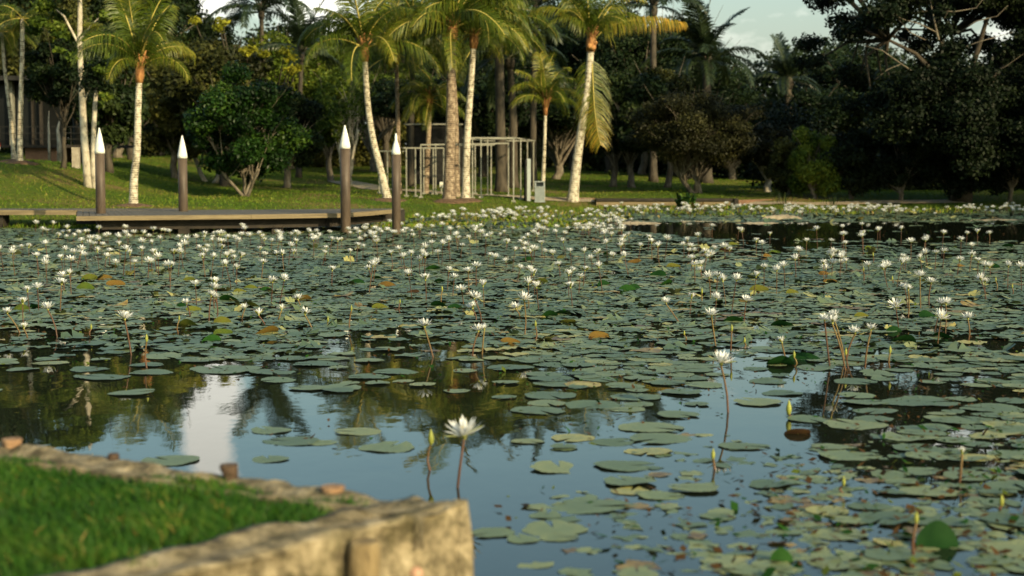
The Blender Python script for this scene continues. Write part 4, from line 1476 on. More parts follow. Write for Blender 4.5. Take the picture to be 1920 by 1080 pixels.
sandbar(1425, 1512, 411, .11, .35, 'pale hump of mud with its mirror image right of the footbridge', .5)
sandbar(1140, 1250, 419, .05, .3, 'thin pale strip of mud at the left end of the open water', .2)
sandbar(1370, 1470, 418, .03, .3, 'flat dull strip of mud below the pale hump', -.2)
sandbar(1780, 1960, 413.5, .035, .3, 'thin pale strip of mud at the right edge of the open water', 0)
sandbar(1060, 1150, 424, .04, .4, 'muddy green lump left of the open water', .2)
sandbar(1240, 1370, 416.5, .025, .3, 'dull shallow mud between lily leaves below the footbridge', .2)


def reed_clump(px, row, z, hgt, n, label, mat, spread=.3, wl=.10, name='reed_clump', seed=0):
    p = G(px, row, z)
    rg = random.Random(seed + px)
    b = MB()
    for i in range(n):
        a = rg.uniform(0, 6.28); o = Vector((math.cos(a), math.sin(a), 0)) * rg.uniform(0, spread)
        d = Vector((math.cos(a), math.sin(a), 0)) * rg.uniform(.2, .9)
        h = hgt * rg.uniform(.5, 1.1)
        q = [o, o + d * h * .25 + Vector((0, 0, h * .5)), o + d * h * .55 + Vector((0, 0, h * .85)), o + d * h * .9 + Vector((0, 0, h * rg.uniform(.6, .95)))]
        sd = Vector((-d.y, d.x, 0)).normalized() * wl * rg.uniform(.6, 1.2) * .5
        t = rg.random()
        for (u, v, wu, wv) in ((q[0], q[1], .3, 1), (q[1], q[2], 1, .8), (q[2], q[3], .8, .05)):
            b.face([u - sd * wu, u + sd * wu, v + sd * wv, v - sd * wv], t=t)
    return b.obj(name, M[mat], None, p, label=label, cat='plant')


reed_clump(1285, 391, .02, .62, 46, 'broad-leaved green plant growing before the middle of the footbridge', 'leaf_bright', .35, .14, 'waterside_plant')
reed_clump(1300, 394, 0, .35, 34, 'withered tan leaves under the green plant at the footbridge', 'leafraised', .4, .07, 'withered_plant')
reed_clump(1345, 396, 0, .3, 24, 'green leafy tuft left of the footbridge end post', 'leaf_light', .3, .08, 'waterside_plant')
reed_clump(1470, 383, .2, .5, 30, 'dark rushes on the grass right of the curving brick edging', 'leaf_dark', .5, .03, 'rush_tuft')
reed_clump(1560, 384, .2, .35, 26, 'short dark rushes left of the right-hand hedge', 'leaf_dark', .5, .03, 'rush_tuft')
reed_clump(1150, 333, .7, .5, 26, 'small dark bush on the sunny slope right of the stout white palm trunk', 'leaf_dark', .5, .12, 'bush')

# ------------------------------------------------------------------ lily pads
DENS = [
 [9,9,9,9,9,9,9,9,9,5,3,3,2,2,3,3],
 [9,9,9,9,9,9,9,9,9,9,9,9,9,9,9,9],
 [9,9,9,9,9,9,9,9,9,9,9,9,9,9,9,9],
 [8,8,8,9,9,8,8,9,9,9,8,7,8,7,7,8],
 [6,6,5,6,8,8,6,8,9,8,8,5,7,7,6,6],
 [3,2,1,3,7,5,4,4,8,8,6,3,6,4,6,7],
 [3,3,2,4,4,2,3,3,5,7,7,3,5,5,7,8],
 [0,0,0,0,0,0,0,1,3,4,3,1,1,3,6,7],
 [0,0,0,0,0,0,0,0,1,2,1,0,0,4,6,8],
 [0,0,0,0,1,1,0,0,1,1,0,0,0,4,7,8],
 [0,0,0,0,0,0,0,0,0,0,0,1,3,4,8,8],
 [0,0,0,0,0,0,0,0,0,0,1,2,3,4,7,6],
 [0,0,0,0,0,0,0,0,1,2,2,3,4,5,6,6],
 [0,0,0,0,0,0,0,0,1,1,2,3,4,5,6,6],
 [0,0,0,0,0,0,0,0,0,1,1,2,3,4,4,4],
 [0,0,0,0,0,0,0,0,0,0,2,2,2,3,3,2]]
DA = np.array(DENS, float) / 9


def density(px, py):
    gx = np.clip(px / 120 - .5, 0, 14.999); gy = np.clip((py - 440) / 40 - .5, 0, 14.999)
    i = gx.astype(int); j = gy.astype(int); u = gx - i; v = gy - j
    d = DA[j, i] * (1 - u) * (1 - v) + DA[j, i + 1] * u * (1 - v) + DA[j + 1, i] * (1 - u) * v + DA[j + 1, i + 1] * u * v
    return d


def pad_np(n=26, seed=0, notch=.30, wave=.02, rim=.012):
    rg = random.Random(seed)
    pts = []
    ph = rg.uniform(0, 6)
    for i in range(n):
        a = notch / 2 + (2 * math.pi - notch) * i / (n - 1)
        r = 1 + .065 * math.sin(3 * a + ph) + .03 * math.sin(7 * a + 2 * ph) + rg.uniform(.0, .03) * ((i % 2) * 2 - 1)
        pts.append((r * math.cos(a), r * math.sin(a), rim * (1.2 * max(0, math.sin(2 * a + ph)) + rg.uniform(-.3, .5))))
    return [(.08, 0, .004)] + pts


pad_meshes = []
for q in range(7):
    pts = pad_np(52, q, .22 + .05 * (q % 3), rim=.03 if q % 3 == 0 else .015)
    b = MB()
    t = [.05, .15, .25, .38, .5, .1, .62][q]
    n = len(pts) - 1
    mid = [(x * .6, y * .6, z * .15 + .006) for x, y, z in pts[1:]]
    for i in range(1, n):
        b.face([pts[0], mid[i - 1], mid[i]], t=t, smooth=True)
        b.face([mid[i - 1], pts[i], pts[i + 1], mid[i]], t=t + .06, smooth=True)
    pad_meshes.append(b.mesh('lily_pad', M['pad']))

hero_pads = [  # px, row, width px, tint variant, label
 (507,808,80,3,'speckled pad, left one of the raft nearest the bank stubs'),(547,828,110,1,'wide pad in front of the small raft left of the nearest flower'),
 (603,831,60,3,'small pad tucked against the wide pad of the left raft'),(673,810,90,4,'pad at the right end of the left raft'),
 (727,840,107,3,'single oval pad between the left raft and the nearest bud'),(505,862,70,1,'pad with a brown curled edge above the bank'),
 (320,864,110,1,'pad touching the stone bank at the lower left'),
 (1030,742,105,0,'green pad left of the outstretched frond reflection'),(1010,770,112,1,'pad beneath the green one near the picture centre'),
 (1113,762,105,0,'pad crossing the reflection of the stout palm trunk'),(1190,745,105,0,'pad right above the reflected yellow frond'),
 (1177,768,70,4,'yellowish small pad under the reflected frond'),(1220,802,125,4,'broad yellowish pad lying alone on blue water'),
 (990,828,65,4,'pale yellow pad right of the nearest flower'),(1073,822,85,4,'pale pad with a lifted rim right of the nearest flower'),
 (1150,830,85,1,'green pad joining two pale pads'),(1237,823,125,1,'broad green pad below the broad yellowish one'),
 (1217,847,90,6,'dull yellow pad with a dark underside rim'),(1050,878,115,4,'wide yellow pad with a dark twig at its left end'),
 (1173,874,120,1,'wide green pad joined to the wide yellow one'),(1393,837,100,1,'pad right of the tall flower stem reflection'),
 (1100,950,155,1,'largest green pad in the lower middle of the water'),(1023,967,65,3,'pad at the lower left of the largest green pad'),
 (980,1012,70,3,'yellow-green pad nearest the bank corner'),(1047,1008,75,3,'yellow-green pad right of the bank corner'),(920,1000,90,3,'dim pad beside the bank corner'),
 (1183,922,75,4,'small yellow pad above the largest green pad'),(1237,930,90,3,'mottled pad right above the largest green pad'),
 (1347,969,70,1,'round pad with a raised dark rim'),(1467,738,80,0,'pad above the bud on the blue water'),
 (1603,797,120,4,'yellowish pad on dark water right of the low bud'),(1727,755,150,0,'long green pad on dark water at the right'),
 (1860,767,120,0,'green pad right of the long one'),(1590,855,120,3,'mottled pad below the yellowish one'),(1730,842,110,1,'pad left of the half-open flower'),
 (1667,890,75,1,'small green pad above the rust-coloured curled leaf'),(1817,893,110,1,'pad behind the half-open flower stem'),(1630,950,85,1,'pad below the rust-coloured curled leaf'),
 (1670,955,60,4,'small yellow pad next to the pale petals'),(1760,977,130,1,'broad pad above the big upright green leaf'),(1573,1003,110,3,'ragged pad left of the big upright green leaf'),
 (1837,1022,45,4,'small pad right of the big upright green leaf'),(1580,1053,150,3,'wide ragged pad at the bottom edge'),
 (167,693,80,0,'pad under the nearest left flower'),(180,643,60,0,'small pad left of the nearest left flower stem'),(283,699,80,0,'pad right of the nearest left flower stem'),
 (95,681,70,4,'pale pad near the left edge on dark water'),(43,693,65,0,'pad at the left edge on dark water'),(193,707,110,1,'wide pad on the dark water at the left'),
 (423,693,140,1,'long raft-like pad left of the picture centre'),(510,698,90,0,'pad right of the long raft-like one'),(593,683,90,0,'pad at the tip of the mid-left raft'),
 (740,698,85,0,'pad left of the paired flower stems'),(690,707,80,0,'pad crossing a pile reflection'),(957,690,90,0,'pad right of the paired flower reflections'),
 (1020,702,80,0,'pad under the upright flower reflection'),(1033,685,65,0,'small pad behind the upright flower reflection'),
]
PADS = []     # individuals: x, y, r, z, rot, mesh index, label
for (px, row, w, v, lab) in hero_pads:
    g = G(px, row)
    PADS.append((g.x, g.y, w / 2 / (F / g.y), .004, RNG.uniform(0, 6.28), v, lab))
rnd = []
rg = np.random.default_rng(21)


def ragged(x, y):
    return np.sin(x * 1.9 + 1.7 * np.sin(y * .8)) * .5 + np.sin(y * 1.3 + 2.1 * np.sin(x * .9 + 2)) * .5


for (y0, y1, sp, r0, r1) in ((7.6, 16, .26, .09, .20), (16, 30, .195, .08, .19), (30, 64, .26, .12, .23)):
    xs = np.arange(-34, 34, sp); ys = np.arange(y0, y1, sp)
    X, Y = np.meshgrid(xs, ys)
    X = (X + rg.uniform(-.5, .5, X.shape) * sp).ravel(); Y = (Y + rg.uniform(-.5, .5, Y.shape) * sp).ravel()
    px, py = to_px(X, Y, 0)
    k = (px > -350) & (px < 2270) & (sdist(X, Y, POND) < -.15)
    X, Y, px, py = X[k], Y[k], px[k], py[k]
    D = density(np.clip(px, 0, 1919), py)
    # the far field
    far = py < 452
    open_a = (px > 1150) & (py > 417) & (py < np.interp(px, [1150, 1300, 1500, 1920], [430, 446, 455, 464]))
    D = np.where(far, np.where(open_a, .02, .93), D)
    D = np.clip(D + .30 * ragged(X, Y) * (D > .05) * (D < .97), 0, 1) 
    ok = rg.random(len(X)) < D * (.95)
    X, Y, py = X[ok], Y[ok], py[ok]
    for x, y in zip(X, Y):
        rnd.append((x, y, rg.uniform(r0, r1)))
hero_xy = [(p[0], p[1], p[2]) for p in PADS]
rnd = [p for p in rnd if all((p[0] - a) ** 2 + (p[1] - b_) ** 2 > (c + p[2] * .5) ** 2 for a, b_, c in hero_xy)]
rnd.sort(key=lambda p: p[1])


def inview(p):
    px, py = to_px(p[0], p[1], 0)
    return -30 < px < 1950 and py < 1110


vis = [p for p in rnd if inview(p)]
ind = vis[:300 - len(PADS)]
indset = set(id(p) for p in ind)
rest = [p for p in rnd if id(p) not in indset]
for (x, y, r_) in ind:
    px, py = to_px(x, y, 0)
    zone = 'lower right' if px > 1000 and py > 850 else ('right' if px > 1440 else ('middle' if px > 700 else 'left'))
    lab = {'lower right': 'mottled lily pad among the scattered ones in the nearest right part of the water',
           'right': 'grey-green lily pad of the shaded raft on the right side of the pond',
           'middle': 'grey-green lily pad of the rafts around the middle flowers',
           'left': 'grey-green lily pad of the raft before the left flowers'}[zone]
    v = int(rg.choice([0, 1, 2, 3, 4, 6], p=[.25, .25, .2, .15, .1, .05] if zone != 'lower right' else [.08, .15, .2, .27, .2, .1]))
    PADS.append((x, y, r_, rg.uniform(.004, .014), rg.uniform(0, 6.28), v, lab))
for (x, y, r_, z, a, v, lab) in PADS:
    o = link('lily_pad', pad_meshes[v], None, (x, y, z), label=lab if len(lab.split()) > 3 else lab, cat='lily pad', group='lily pads floating on the near water')
    o.rotation_euler = (rg.normal(0, .02), rg.normal(0, .02), a)
    o.scale = (r_, r_ * rg.uniform(.85, 1), r_)


def pad_stuff():
    n = 17
    ang = .16 + (2 * np.pi - .32) * np.arange(n - 1) / (n - 2)
    Vs, Fs, Ts = [], [], []
    tri = np.array([(0, i, i + 1) for i in range(1, n - 1)])
    for i, (x, y, r_) in enumerate(rest):
        a = rg.uniform(0, 6.28)
        rr = r_ * (1 + rg.uniform(-.2, .14, n - 1) + .08 * np.sin(3 * ang + a))
        lx = np.concatenate([[0], rr * np.cos(ang)]); ly = np.concatenate([[0], rr * np.sin(ang) * rg.uniform(.75, 1)])
        u = rg.random()
        t = float(np.clip(rg.choice([.02, .15, .28, .42, .6, .9], p=[.28, .26, .22, .13, .07, .04]) + .12 * math.sin(x * .8 + 2 * math.sin(y * .5)), 0, 1))
        if u < .02:      # lifted leaf
            lx *= .55; ly *= .55
            ti = rg.uniform(.2, .7); t = rg.choice([.0, .1, .62, .75])
            lz = lx * math.sin(ti) + r_ * .35 * math.sin(ti); lx = lx * math.cos(ti)
            lz = lz + .5 * ly * ly / r_
        else:
            lz = np.concatenate([[0], rg.uniform(-.006, .012, n - 1)]) + rg.uniform(.004, .014)
            if u < .12:
                lz += np.maximum(0, lx / r_ - .5) * r_ * .6
        V = np.stack([x + lx * math.cos(a) - ly * math.sin(a), y + lx * math.sin(a) + ly * math.cos(a), lz], 1)
        Vs.append(V); Fs.append(tri + i * n); Ts.append(np.full(n, t))
    me = np_mesh('lily_pads', np.concatenate(Vs), np.concatenate(Fs), np.concatenate(Ts), M['pad'])
    link('lily_pads', me, kind='stuff', label='thick carpet of small grey-green lily pads over the far half of the pond', cat='lily pads')


pad_stuff()

# ------------------------------------------------------------------ raised and curled leaves
def raised_mesh(v, seed):
    rg_ = random.Random(seed)
    b = MB()
    n, m = 12, 5
    t = [.05, .25, .45, .58, .8, 1.0][v]
    P = []
    cup = rg_.uniform(.35, .8)
    for i in range(n + 1):
        row = []
        a = math.pi * i / n
        for j in range(m + 1):
            s = j / m * 2 - 1
            x = -math.cos(a); w = math.sin(a) * .72 + .03
            y = s * w
            row.append(Vector((x, y * .8, .25 + cup * y * y + .12 * math.sin(3 * x + seed) + y * .75)))
        P.append(row)
    for row in P:
        for q in row: b.v.append(tuple(q)); b.t.append(t + rg_.uniform(-.04, .04))
    for i in range(n):
        for j in range(m):
            k = i * (m + 1) + j
            b.f.append((k, k + m + 1, k + m + 2, k + 1)); b.m.append(0); b.sm.append(True)
    b.tube([(0, 0, -.4), (.0, 0, .3)], .03, 5, t=.6)
    return b.mesh('raised_leaf', M['leafraised'])


RL = {v: [raised_mesh(v, s + v * 7) for s in range(3)] for v in range(6)}
def cz(lst, ox, oy, s=3.0): return [(ox + a / s, oy + b_ / s) + tuple(rest_) for a, b_, *rest_ in lst]


raised = cz([(205,510,0),(480,405,2),(350,370,0),(1410,405,3),(1350,425,3),(1490,415,1),(1290,470,1),(1010,505,0),(1090,525,3),(1420,500,3),(840,380,0),(1060,360,3),(590,350,4),(500,355,3),(650,385,4),(1060,605,3),(1250,590,3),(1255,650,2),(1500,650,4),(1700,465,4),(120,520,2),(1190,690,1)], 0, 400) + \
    cz([(85,375,0),(205,350,0),(255,390,4),(555,365,0),(510,300,1),(1450,672,4),(950,700,4),(1270,590,3),(1120,370,3),(1250,545,0),(1170,555,0),(640,510,0),(550,500,0),(1480,385,0),(1650,405,0),(1610,410,1),(1825,380,1),(1780,335,0),(1870,285,3),(400,430,5),(1040,250,1),(1510,220,0),(1650,262,4),(220,510,3)], 640, 400) + \
    cz([(285,585,0),(1240,695,0),(1465,670,0),(1190,635,0),(550,820,0),(810,330,4),(1060,190,2),(520,210,2),(480,230,4),(290,165,3),(1520,185,2),(1830,175,0),(1570,285,4),(1740,290,0),(620,430,3),(430,415,3),(1380,560,0),(1010,560,3),(240,200,5),(830,370,4),(560,610,0)], 1280, 400)
for i, (px, py, v) in enumerate(raised):
    g = G(px, py, .06)
    names = ['dark green', 'bright green', 'olive', 'yellow-olive', 'orange-brown', 'rusty brown']
    wh = 'left' if px < 640 else ('middle' if px < 1280 else 'right')
    o = link('raised_leaf', RL[v][i % 3], None, (g.x, g.y, 0), label=f'{names[v]} lily leaf lifted out of the mat in the {wh} of the pond', cat='lily leaf', group=f'{names[v]} lifted leaves, {wh} of the pond')
    s = rg.uniform(.085, .135)
    o.scale = (s * 1.1, s, s * .55)
    o.rotation_euler = (rg.uniform(-.15, .25), rg.uniform(-.2, .2), rg.uniform(-.5, .5) + (math.pi if rg.random() < .35 else 0))
for (px, py, wpx, v, lab, rx) in [(1757, 1017, 84, 0, 'big dome-like upright green lily leaf at the lower right', .3), (1465, 1045, 45, 1, 'light green lily leaf standing upright at the bottom edge', .5),
                                  (1712, 903, 50, 4, 'rust-coloured curled leaf floating upturned at the lower right', -.5), (1457, 1012, 38, 4, 'brown curled leaf above the light green upright one', -.5),
                                  (1496, 806, 52, 5, 'dark red leaf lying flat beside the low bud', -1.0), (1508, 668, 65, 0, 'large dark green leaf lifted beside the cup-shaped flower', .0)]:
    g = G(px, py + 8, 0)
    o = link('raised_leaf', RL[v][1], None, g, label=lab, cat='lily leaf')
    s = wpx / 2 / (F / g.y)
    o.scale = (s, s * 1.0, s * (.9 if rx > 0 else .35))
    o.rotation_euler = (rx, 0, .1)

# ------------------------------------------------------------------ water lilies
def petal(b, az, el, L, w, curl, t, m=0):
    d = Vector((math.cos(az), math.sin(az), 0)); s = Vector((-math.sin(az), math.cos(az), 0))
    P = []
    p = d * .05
    e = el
    for k, (q, ww) in enumerate(((0, .35), (.38, 1.0), (.72, .8), (1, .04))):
        if k:
            dl = L * (q - pq)
            p = p + (d * math.cos(e) + Vector((0, 0, 1)) * math.sin(e)) * dl
            e += curl
        P.append((p.copy(), ww)); pq = q
    n = len(b.v)
    for p_, ww in P:
        cup = Vector((0, 0, w * ww * .25))
        b.v += [tuple(p_ - s * w * ww + cup), tuple(p_), tuple(p_ + s * w * ww + cup)]
        b.t += [t, t - .15, t]
    for k in range(3):
        for j in range(2):
            b.f.append((n + k * 3 + j, n + k * 3 + j + 1, n + (k + 1) * 3 + j + 1, n + (k + 1) * 3 + j)); b.m.append(m); b.sm.append(True)


def bloom(openness, seed):
    """unit flower, radius about 1; returns (petals, stamens, sepals) builders"""
    rg_ = random.Random(seed)
    A, S, P = MB(), MB(), MB()
    for ring, (n, el, L) in enumerate(((8, 16, 1.0), (8, 32, 1.0), (7, 48, .95), (5, 64, .85))):
        for i in range(n):
            az = 2 * math.pi * (i + .5 * (ring % 2)) / n + rg_.uniform(-.12, .12)
            petal(A, az, R(el + (70 - el) * (1 - openness) + rg_.uniform(-9, 9)), L * rg_.uniform(.85, 1.08), .085 * rg_.uniform(.8, 1.15), R(rg_.uniform(2, 9)), rg_.uniform(.45, 1))
    for i in range(26):
        az = rg_.uniform(0, 6.28); el = R(rg_.uniform(45, 85))
        petal(S, az, el, rg_.uniform(.3, .48), .03, .1, rg_.random())
    for i in range(4):
        az = math.pi / 2 * i + .3
        petal(P, az, R(10 + (66 - 10) * (1 - openness)), .98, .16, R(4), rg_.uniform(.3, .9))
    P.lathe([(.04, -.16), (.10, -.08), (.13, 0), (.10, .06)], 8, t=.6)
    for q in P.v: pass
    P.v = [(x, y, z - .02) for x, y, z in P.v]
    return A, S, P


def bud_b(seed, full=1.0):
    b = MB()
    b.lathe([(.05, -.15), (.16 * full, .05), (.22 * full, .35), (.19 * full, .65), (.10 * full, .95), (.01, 1.2)], 8, t=.4)
    return b


def stem_b(seed, r_=.009):
    rg_ = random.Random(seed)
    b = MB()
    c = Vector((rg_.uniform(-.022, .022), rg_.uniform(-.02, .02), 0))
    b.tube([(0, 0, -.25), (0, 0, 0), c + Vector((0, 0, .35)), c * .8 + Vector((0, 0, .7)), (0, 0, 1)], [r_ * 1.1, r_, r_, r_ * .9, r_ * .95], 6, t=.35, ttop=.75, cap=False)
    return b


BL = []
for s, op in enumerate((1.0, .85, .7, .92, .45)):
    A, S, P = bloom(op, s)
    BL.append((A.mesh('petals', M['petal']), S.mesh('stamens', M['stamen']), P.mesh('sepals', M['sepal'])))
BUD = bud_b(0).mesh('bud', M['sepal'])
STEM = [stem_b(s).mesh('stem', M['stem']) for s in range(4)]


def merged_far(op, seed, hgt, rad, lean):
    """whole small lily in one mesh: petals, stamens, sepals, stem"""
    A, S, P = bloom(op, seed)
    b = MB()
    Q = Matrix.Rotation(lean * .7, 3, 'X')
    def add(src, m):
        k = len(b.v)
        b.v += [tuple(Q @ (Vector(q) * rad) + Vector((0, -lean * hgt * .5, hgt))) for q in src.v]; b.t += src.t
        b.f += [tuple(k + i for i in f) for f in src.f]; b.m += [m] * len(src.f); b.sm += src.sm
    add(A, 0); add(S, 1); add(P, 2)
    b.tube([(0, 0, -.1), (0, -lean * hgt * .2, hgt * .5), (0, -lean * hgt * .5, hgt)], .0065, 5, m=3, t=.4, cap=False)
    return b


FARL = [merged_far(op, 30 + i, 1.0 * h, .104, ln).mesh('water_lily', [M['petal'], M['stamen'], M['sepal'], M['stem']])
        for i, (op, h, ln) in enumerate(((1, .30, .2), (.85, .34, -.25), (.95, .26, .35), (.7, .30, 0), (.9, .38, .15), (.5, .28, -.1)))]


def lily(px, py, bx=None, by=None, w=None, v=None, label=None, bud=False, hz=None):
    """px,py: pixel of the flower's base; bx,by: where its stem meets the water"""
    if by is None:
        hz = hz or rg.uniform(.26, .36)
        T = G(px, py, hz)
        Bp = Vector((T.x + rg.normal(0, .03), T.y + rg.normal(0, .05), 0))
    else:
        Bp = G(bx, by)
        T = AT(px, py, Bp.y)
    k = F / T.y
    rad = (w / 2 / k * 1.12) if w else rg.uniform(.095, .115)
    r = empty('lily_bud' if bud else 'water_lily', Bp, label=label, cat='lily bud' if bud else 'water lily',
              group='closed lily buds above the water' if bud else 'white water lilies standing above the pond')
    st = link('stem', STEM[int(rg.integers(4))], r)
    d = T - Bp
    st.rotation_mode = 'QUATERNION'
    st.rotation_quaternion = d.to_track_quat('Z', 'Y')
    st.scale = (1, 1, d.length)
    if bud:
        o = link('bud', BUD, r, d); hh = rad * 1.0
        o.scale = (hh * 1.1, hh * 1.1, hh)
        return r
    vi = v if v is not None else int(rg.choice([0, 1, 2, 3], p=[.35, .3, .1, .25]))
    rot = (rg.normal(0, .18) + .08, rg.normal(0, .16), rg.uniform(0, 6.28))
    for q, nm in zip(BL[vi], ('petals', 'stamens', 'sepals')):
        o = link(nm, q, r, d + Vector((0, 0, .16 * rad)))
        o.scale = (rad, rad, rad); o.rotation_euler = rot
    return r


hero = [  # px, py(base of bloom), stem base px,py, width, variant, label
 (870,824,858,914,82,0,'nearest and largest open white water lily, before the bank corner'),
 (1352,686,1365,773,54,1,'white water lily on a tall curved stem over the bright blue water'),
 (234,601,246,666,38,1,'open white water lily on a leaning stem, nearest at the left'),
 (90,582,107,632,33,1,'white water lily on a leaning stem left of the nearest left one'),
 (14,589,37,624,24,2,'white water lily at the left edge before the red reflection'),
 (45,617,52,636,24,2,'low white water lily just below the one at the left edge'),
 (796,615,812,670,38,0,'white water lily on a leaning stem, nearest left of the centre pair'),
 (897,623,886,668,32,1,'front bloom of the two touching white water lilies in the centre'),
 (908,620,904,664,26,2,'rear bloom of the two touching water lilies in the centre'),
 (890,562,903,605,34,0,'upper of the two stacked white water lilies near the centre'),
 (886,580,893,602,30,3,'lower of the two stacked white water lilies near the centre'),
 (983,565,984,628,36,0,'wide white water lily on a straight upright stem right of centre'),
 (967,580,975,594,26,1,'white water lily just left of the straight upright one'),
 (1249,570,1273,604,24,2,'single white water lily on a curved stem right of the centre field'),
 (1561,608,1585,694,36,1,'largest bloom of the tall shaded flower cluster at the right'),
 (1546,602,1556,690,28,3,'left bloom of the tall shaded flower cluster'),
 (1563,596,1583,676,32,0,'topmost bloom of the tall shaded flower cluster'),
 (1603,627,1588,672,32,1,'low bloom at the right foot of the tall shaded cluster'),
 (1633,621,1622,690,30,1,'separate shaded bloom right of the tall cluster'),
 (1334,594,1342,650,34,0,'shaded bloom with crossed stems left of the tall cluster'),
 (1466,644,1474,678,26,4,'cup-shaped half-open water lily above a large dark leaf'),
 (1815,600,1816,640,32,0,'single white water lily near the right edge in shade'),
 (1804,852,1799,905,26,4,'half-open water lily on a short stem at the lower right'),
 (572,591,586,618,30,1,'white water lily on dark water at the end of the left field'),
 (528,582,522,601,22,1,'small white water lily left of the one on dark water'),
 (485,592,498,612,26,2,'white water lily leaning left over the brown leaf'),
 (459,580,455,607,20,2,'white water lily between two olive leaves'),
 (350,570,357,596,20,2,'white water lily leaning over the dark green leaves'),
 (396,557,392,602,26,1,'front bloom of the left triple cluster'),
 (404,560,407,596,20,1,'right bloom of the left triple cluster'),
 (402,543,402,580,28,0,'rear bloom of the left triple cluster'),
 (559,563,566,580,26,0,'white water lily above the orange-brown leaf, left of centre'),
 (1725,521,1726,580,30,0,'larger shaded bloom of the pair in the right field'),
 (1746,532,1742,572,26,0,'smaller shaded bloom of the pair in the right field'),
 (1703,545,1703,594,24,0,'shaded bloom left below the pair in the right field'),
]
for (px, py, bx, by, w, v, lab) in hero: lily(px, py, bx, by, w, v, lab)
buds = [(275,640,275,690,22,'tall green bud right of the nearest left flower'),(808,832,806,882,44,'large yellow bud left of the nearest flower'),
        (1479,776,1479,783,40,'low yellow bud sitting on the blue water'),(1337,860,1340,880,30,'yellow-tipped bud before the mottled pads'),
        (1582,910,1581,925,28,'thin brown bud among the lower right pads'),(1718,980,1713,1045,34,'pale bud beside the big upright green leaf'),
        (1878,948,1876,958,34,'dark bud near the lower right edge'),(1372,620,1370,660,20,'dark bud right of the crossed stems'),(1396,642,1396,652,16,'low dark bud above the bright gap'),
        (1669,662,1668,690,22,'shaded bud right of the tall cluster'),(1489,670,1490,688,20,'bud on the large dark leaf'),(1586,665,1590,690,20,'shaded bud inside the tall cluster'),
        (171,617,170,632,16,'dim bud before the left pile reflection'),(659,582,655,616,16,'slim bud left of the centre field'),(1004,612,1004,640,18,'slim bud right of the upright flower'),
        (336,600,334,625,14,'thin tan bud left of the triple cluster'),(615,603,615,612,16,'low dark bud at the edge of dark water'),(829,545,829,575,14,'slim bud beside the centre flowers'),
        (750,568,750,588,12,'slim bud above the small round leaves'),(1316,550,1316,566,16,'slim green bud left of the shaded blooms'),(1283,628,1284,640,14,'green bud at the left of the blue gap'),
        (1867,527,1867,548,12,'slim bud in the right field'),(1898,540,1898,552,13,'slim bud near the right edge'),(1619,508,1619,530,12,'slim bud in the right middle field'),
        (1673,525,1673,532,13,'slim bud left of the shaded pair'),(1637,480,1637,492,11,'slim bud far in the right field')]
for (px, py, bx, by, w, lab) in buds: lily(px, py, bx, by, w, None, lab, True)

mid = cz([(165,428),(215,410),(335,405),(360,340),(400,345),(395,280),(127,488),(80,183),(80,228),(20,220),(215,248),(262,245),(262,256),(265,165),(355,240),(360,210),(430,203),(490,218),(555,205),(615,205),(690,228),(735,212),(755,270),(797,198),(880,210),(830,250),(855,260),(890,235),(955,268),(955,315),(980,207),(1000,228),(1030,208),(1040,150),(1135,232),(1155,250),(1185,240),(1245,285),(1300,293),(1330,300),(1310,245),(1325,222),(1220,373),(1105,407),(1525,375),(1570,362),(1470,270),(1595,208),(1620,188),(1595,170),(1815,212),(1865,305),(1830,190),(1850,160),(1895,143),(1765,155),(1235,180),(1205,135),(1285,130),(1105,118),(1560,135),(1525,140),(1665,148),(857,148),(805,140),(675,163)], 0, 400) + \
    cz([(1055,385),(1110,404),(1300,398),(398,362),(595,328),(625,354),(478,355),(718,342),(803,387),(688,405),(178,265),(155,315),(175,290),(360,237),(395,238),(340,192),(290,218),(440,240),(468,235),(455,203),(550,212),(565,178),(515,160),(475,168),(612,170),(670,175),(757,303),(963,222),(987,288),(1075,303),(1088,325),(1233,272),(1285,300),(1280,337),(1360,305),(1470,308),(1335,350),(1615,230),(1413,232),(1445,210),(1370,195),(1295,218),(1267,163),(1070,190),(1035,158),(1023,138),(1070,145),(1130,158),(1670,178),(1775,170),(1790,190),(1748,150),(1725,127),(1818,160),(1497,157),(730,130),(808,152),(655,108),(765,103),(600,135),(410,118),(205,152),(120,180),(85,192),(50,208),(98,130),(290,103),(437,78),(250,85)], 640, 400) + \
    cz([(180,470),(40,458),(245,370),(275,402),(188,358),(160,330),(70,280),(118,247),(50,243),(57,203),(10,168),(90,130),(38,133),(165,65),(345,480),(345,80),(310,83),(415,145),(445,173),(490,108),(458,310),(400,338),(530,312),(578,288),(640,235),(655,198),(695,150),(760,105),(830,148),(920,163),(905,137),(905,110),(895,88),(885,240),(795,262),(1018,133),(1018,103),(1015,75),(1095,100),(1110,78),(1230,80),(1358,118),(1285,175),(1243,235),(1155,300),(1205,285),(1350,230),(1370,172),(1380,198),(1420,237),(1465,207),(1458,130),(1545,243),(1565,143),(1595,108),(1660,95),(1730,98),(1620,180),(1615,215),(1660,257),(1715,340),(1703,378),(1830,288),(1910,305),(1270,418),(1435,550),(1417,530),(1485,500),(1218,480)], 1280, 400)
for (px, py) in mid:
    hz = rg.uniform(.24, .36)
    T = G(px, py + 2, hz)
    z = 'left field behind the dark water' if px < 640 else ('middle field of the pond' if px < 1280 else 'right field of the pond')
    o = link('water_lily', FARL[int(rg.choice([0, 1, 2, 3, 4, 5], p=[.22, .18, .18, .13, .16, .13]))], None, (T.x, T.y, 0),
             label=f'small open white water lily in the {z}', cat='water lily', group=f'white water lilies of the {z}')
    s = rg.uniform(.78, 1.16)
    o.scale = (s, s, hz / .31)
    o.rotation_euler = (rg.normal(0, .09), rg.normal(0, .09), rg.uniform(0, 6.28))


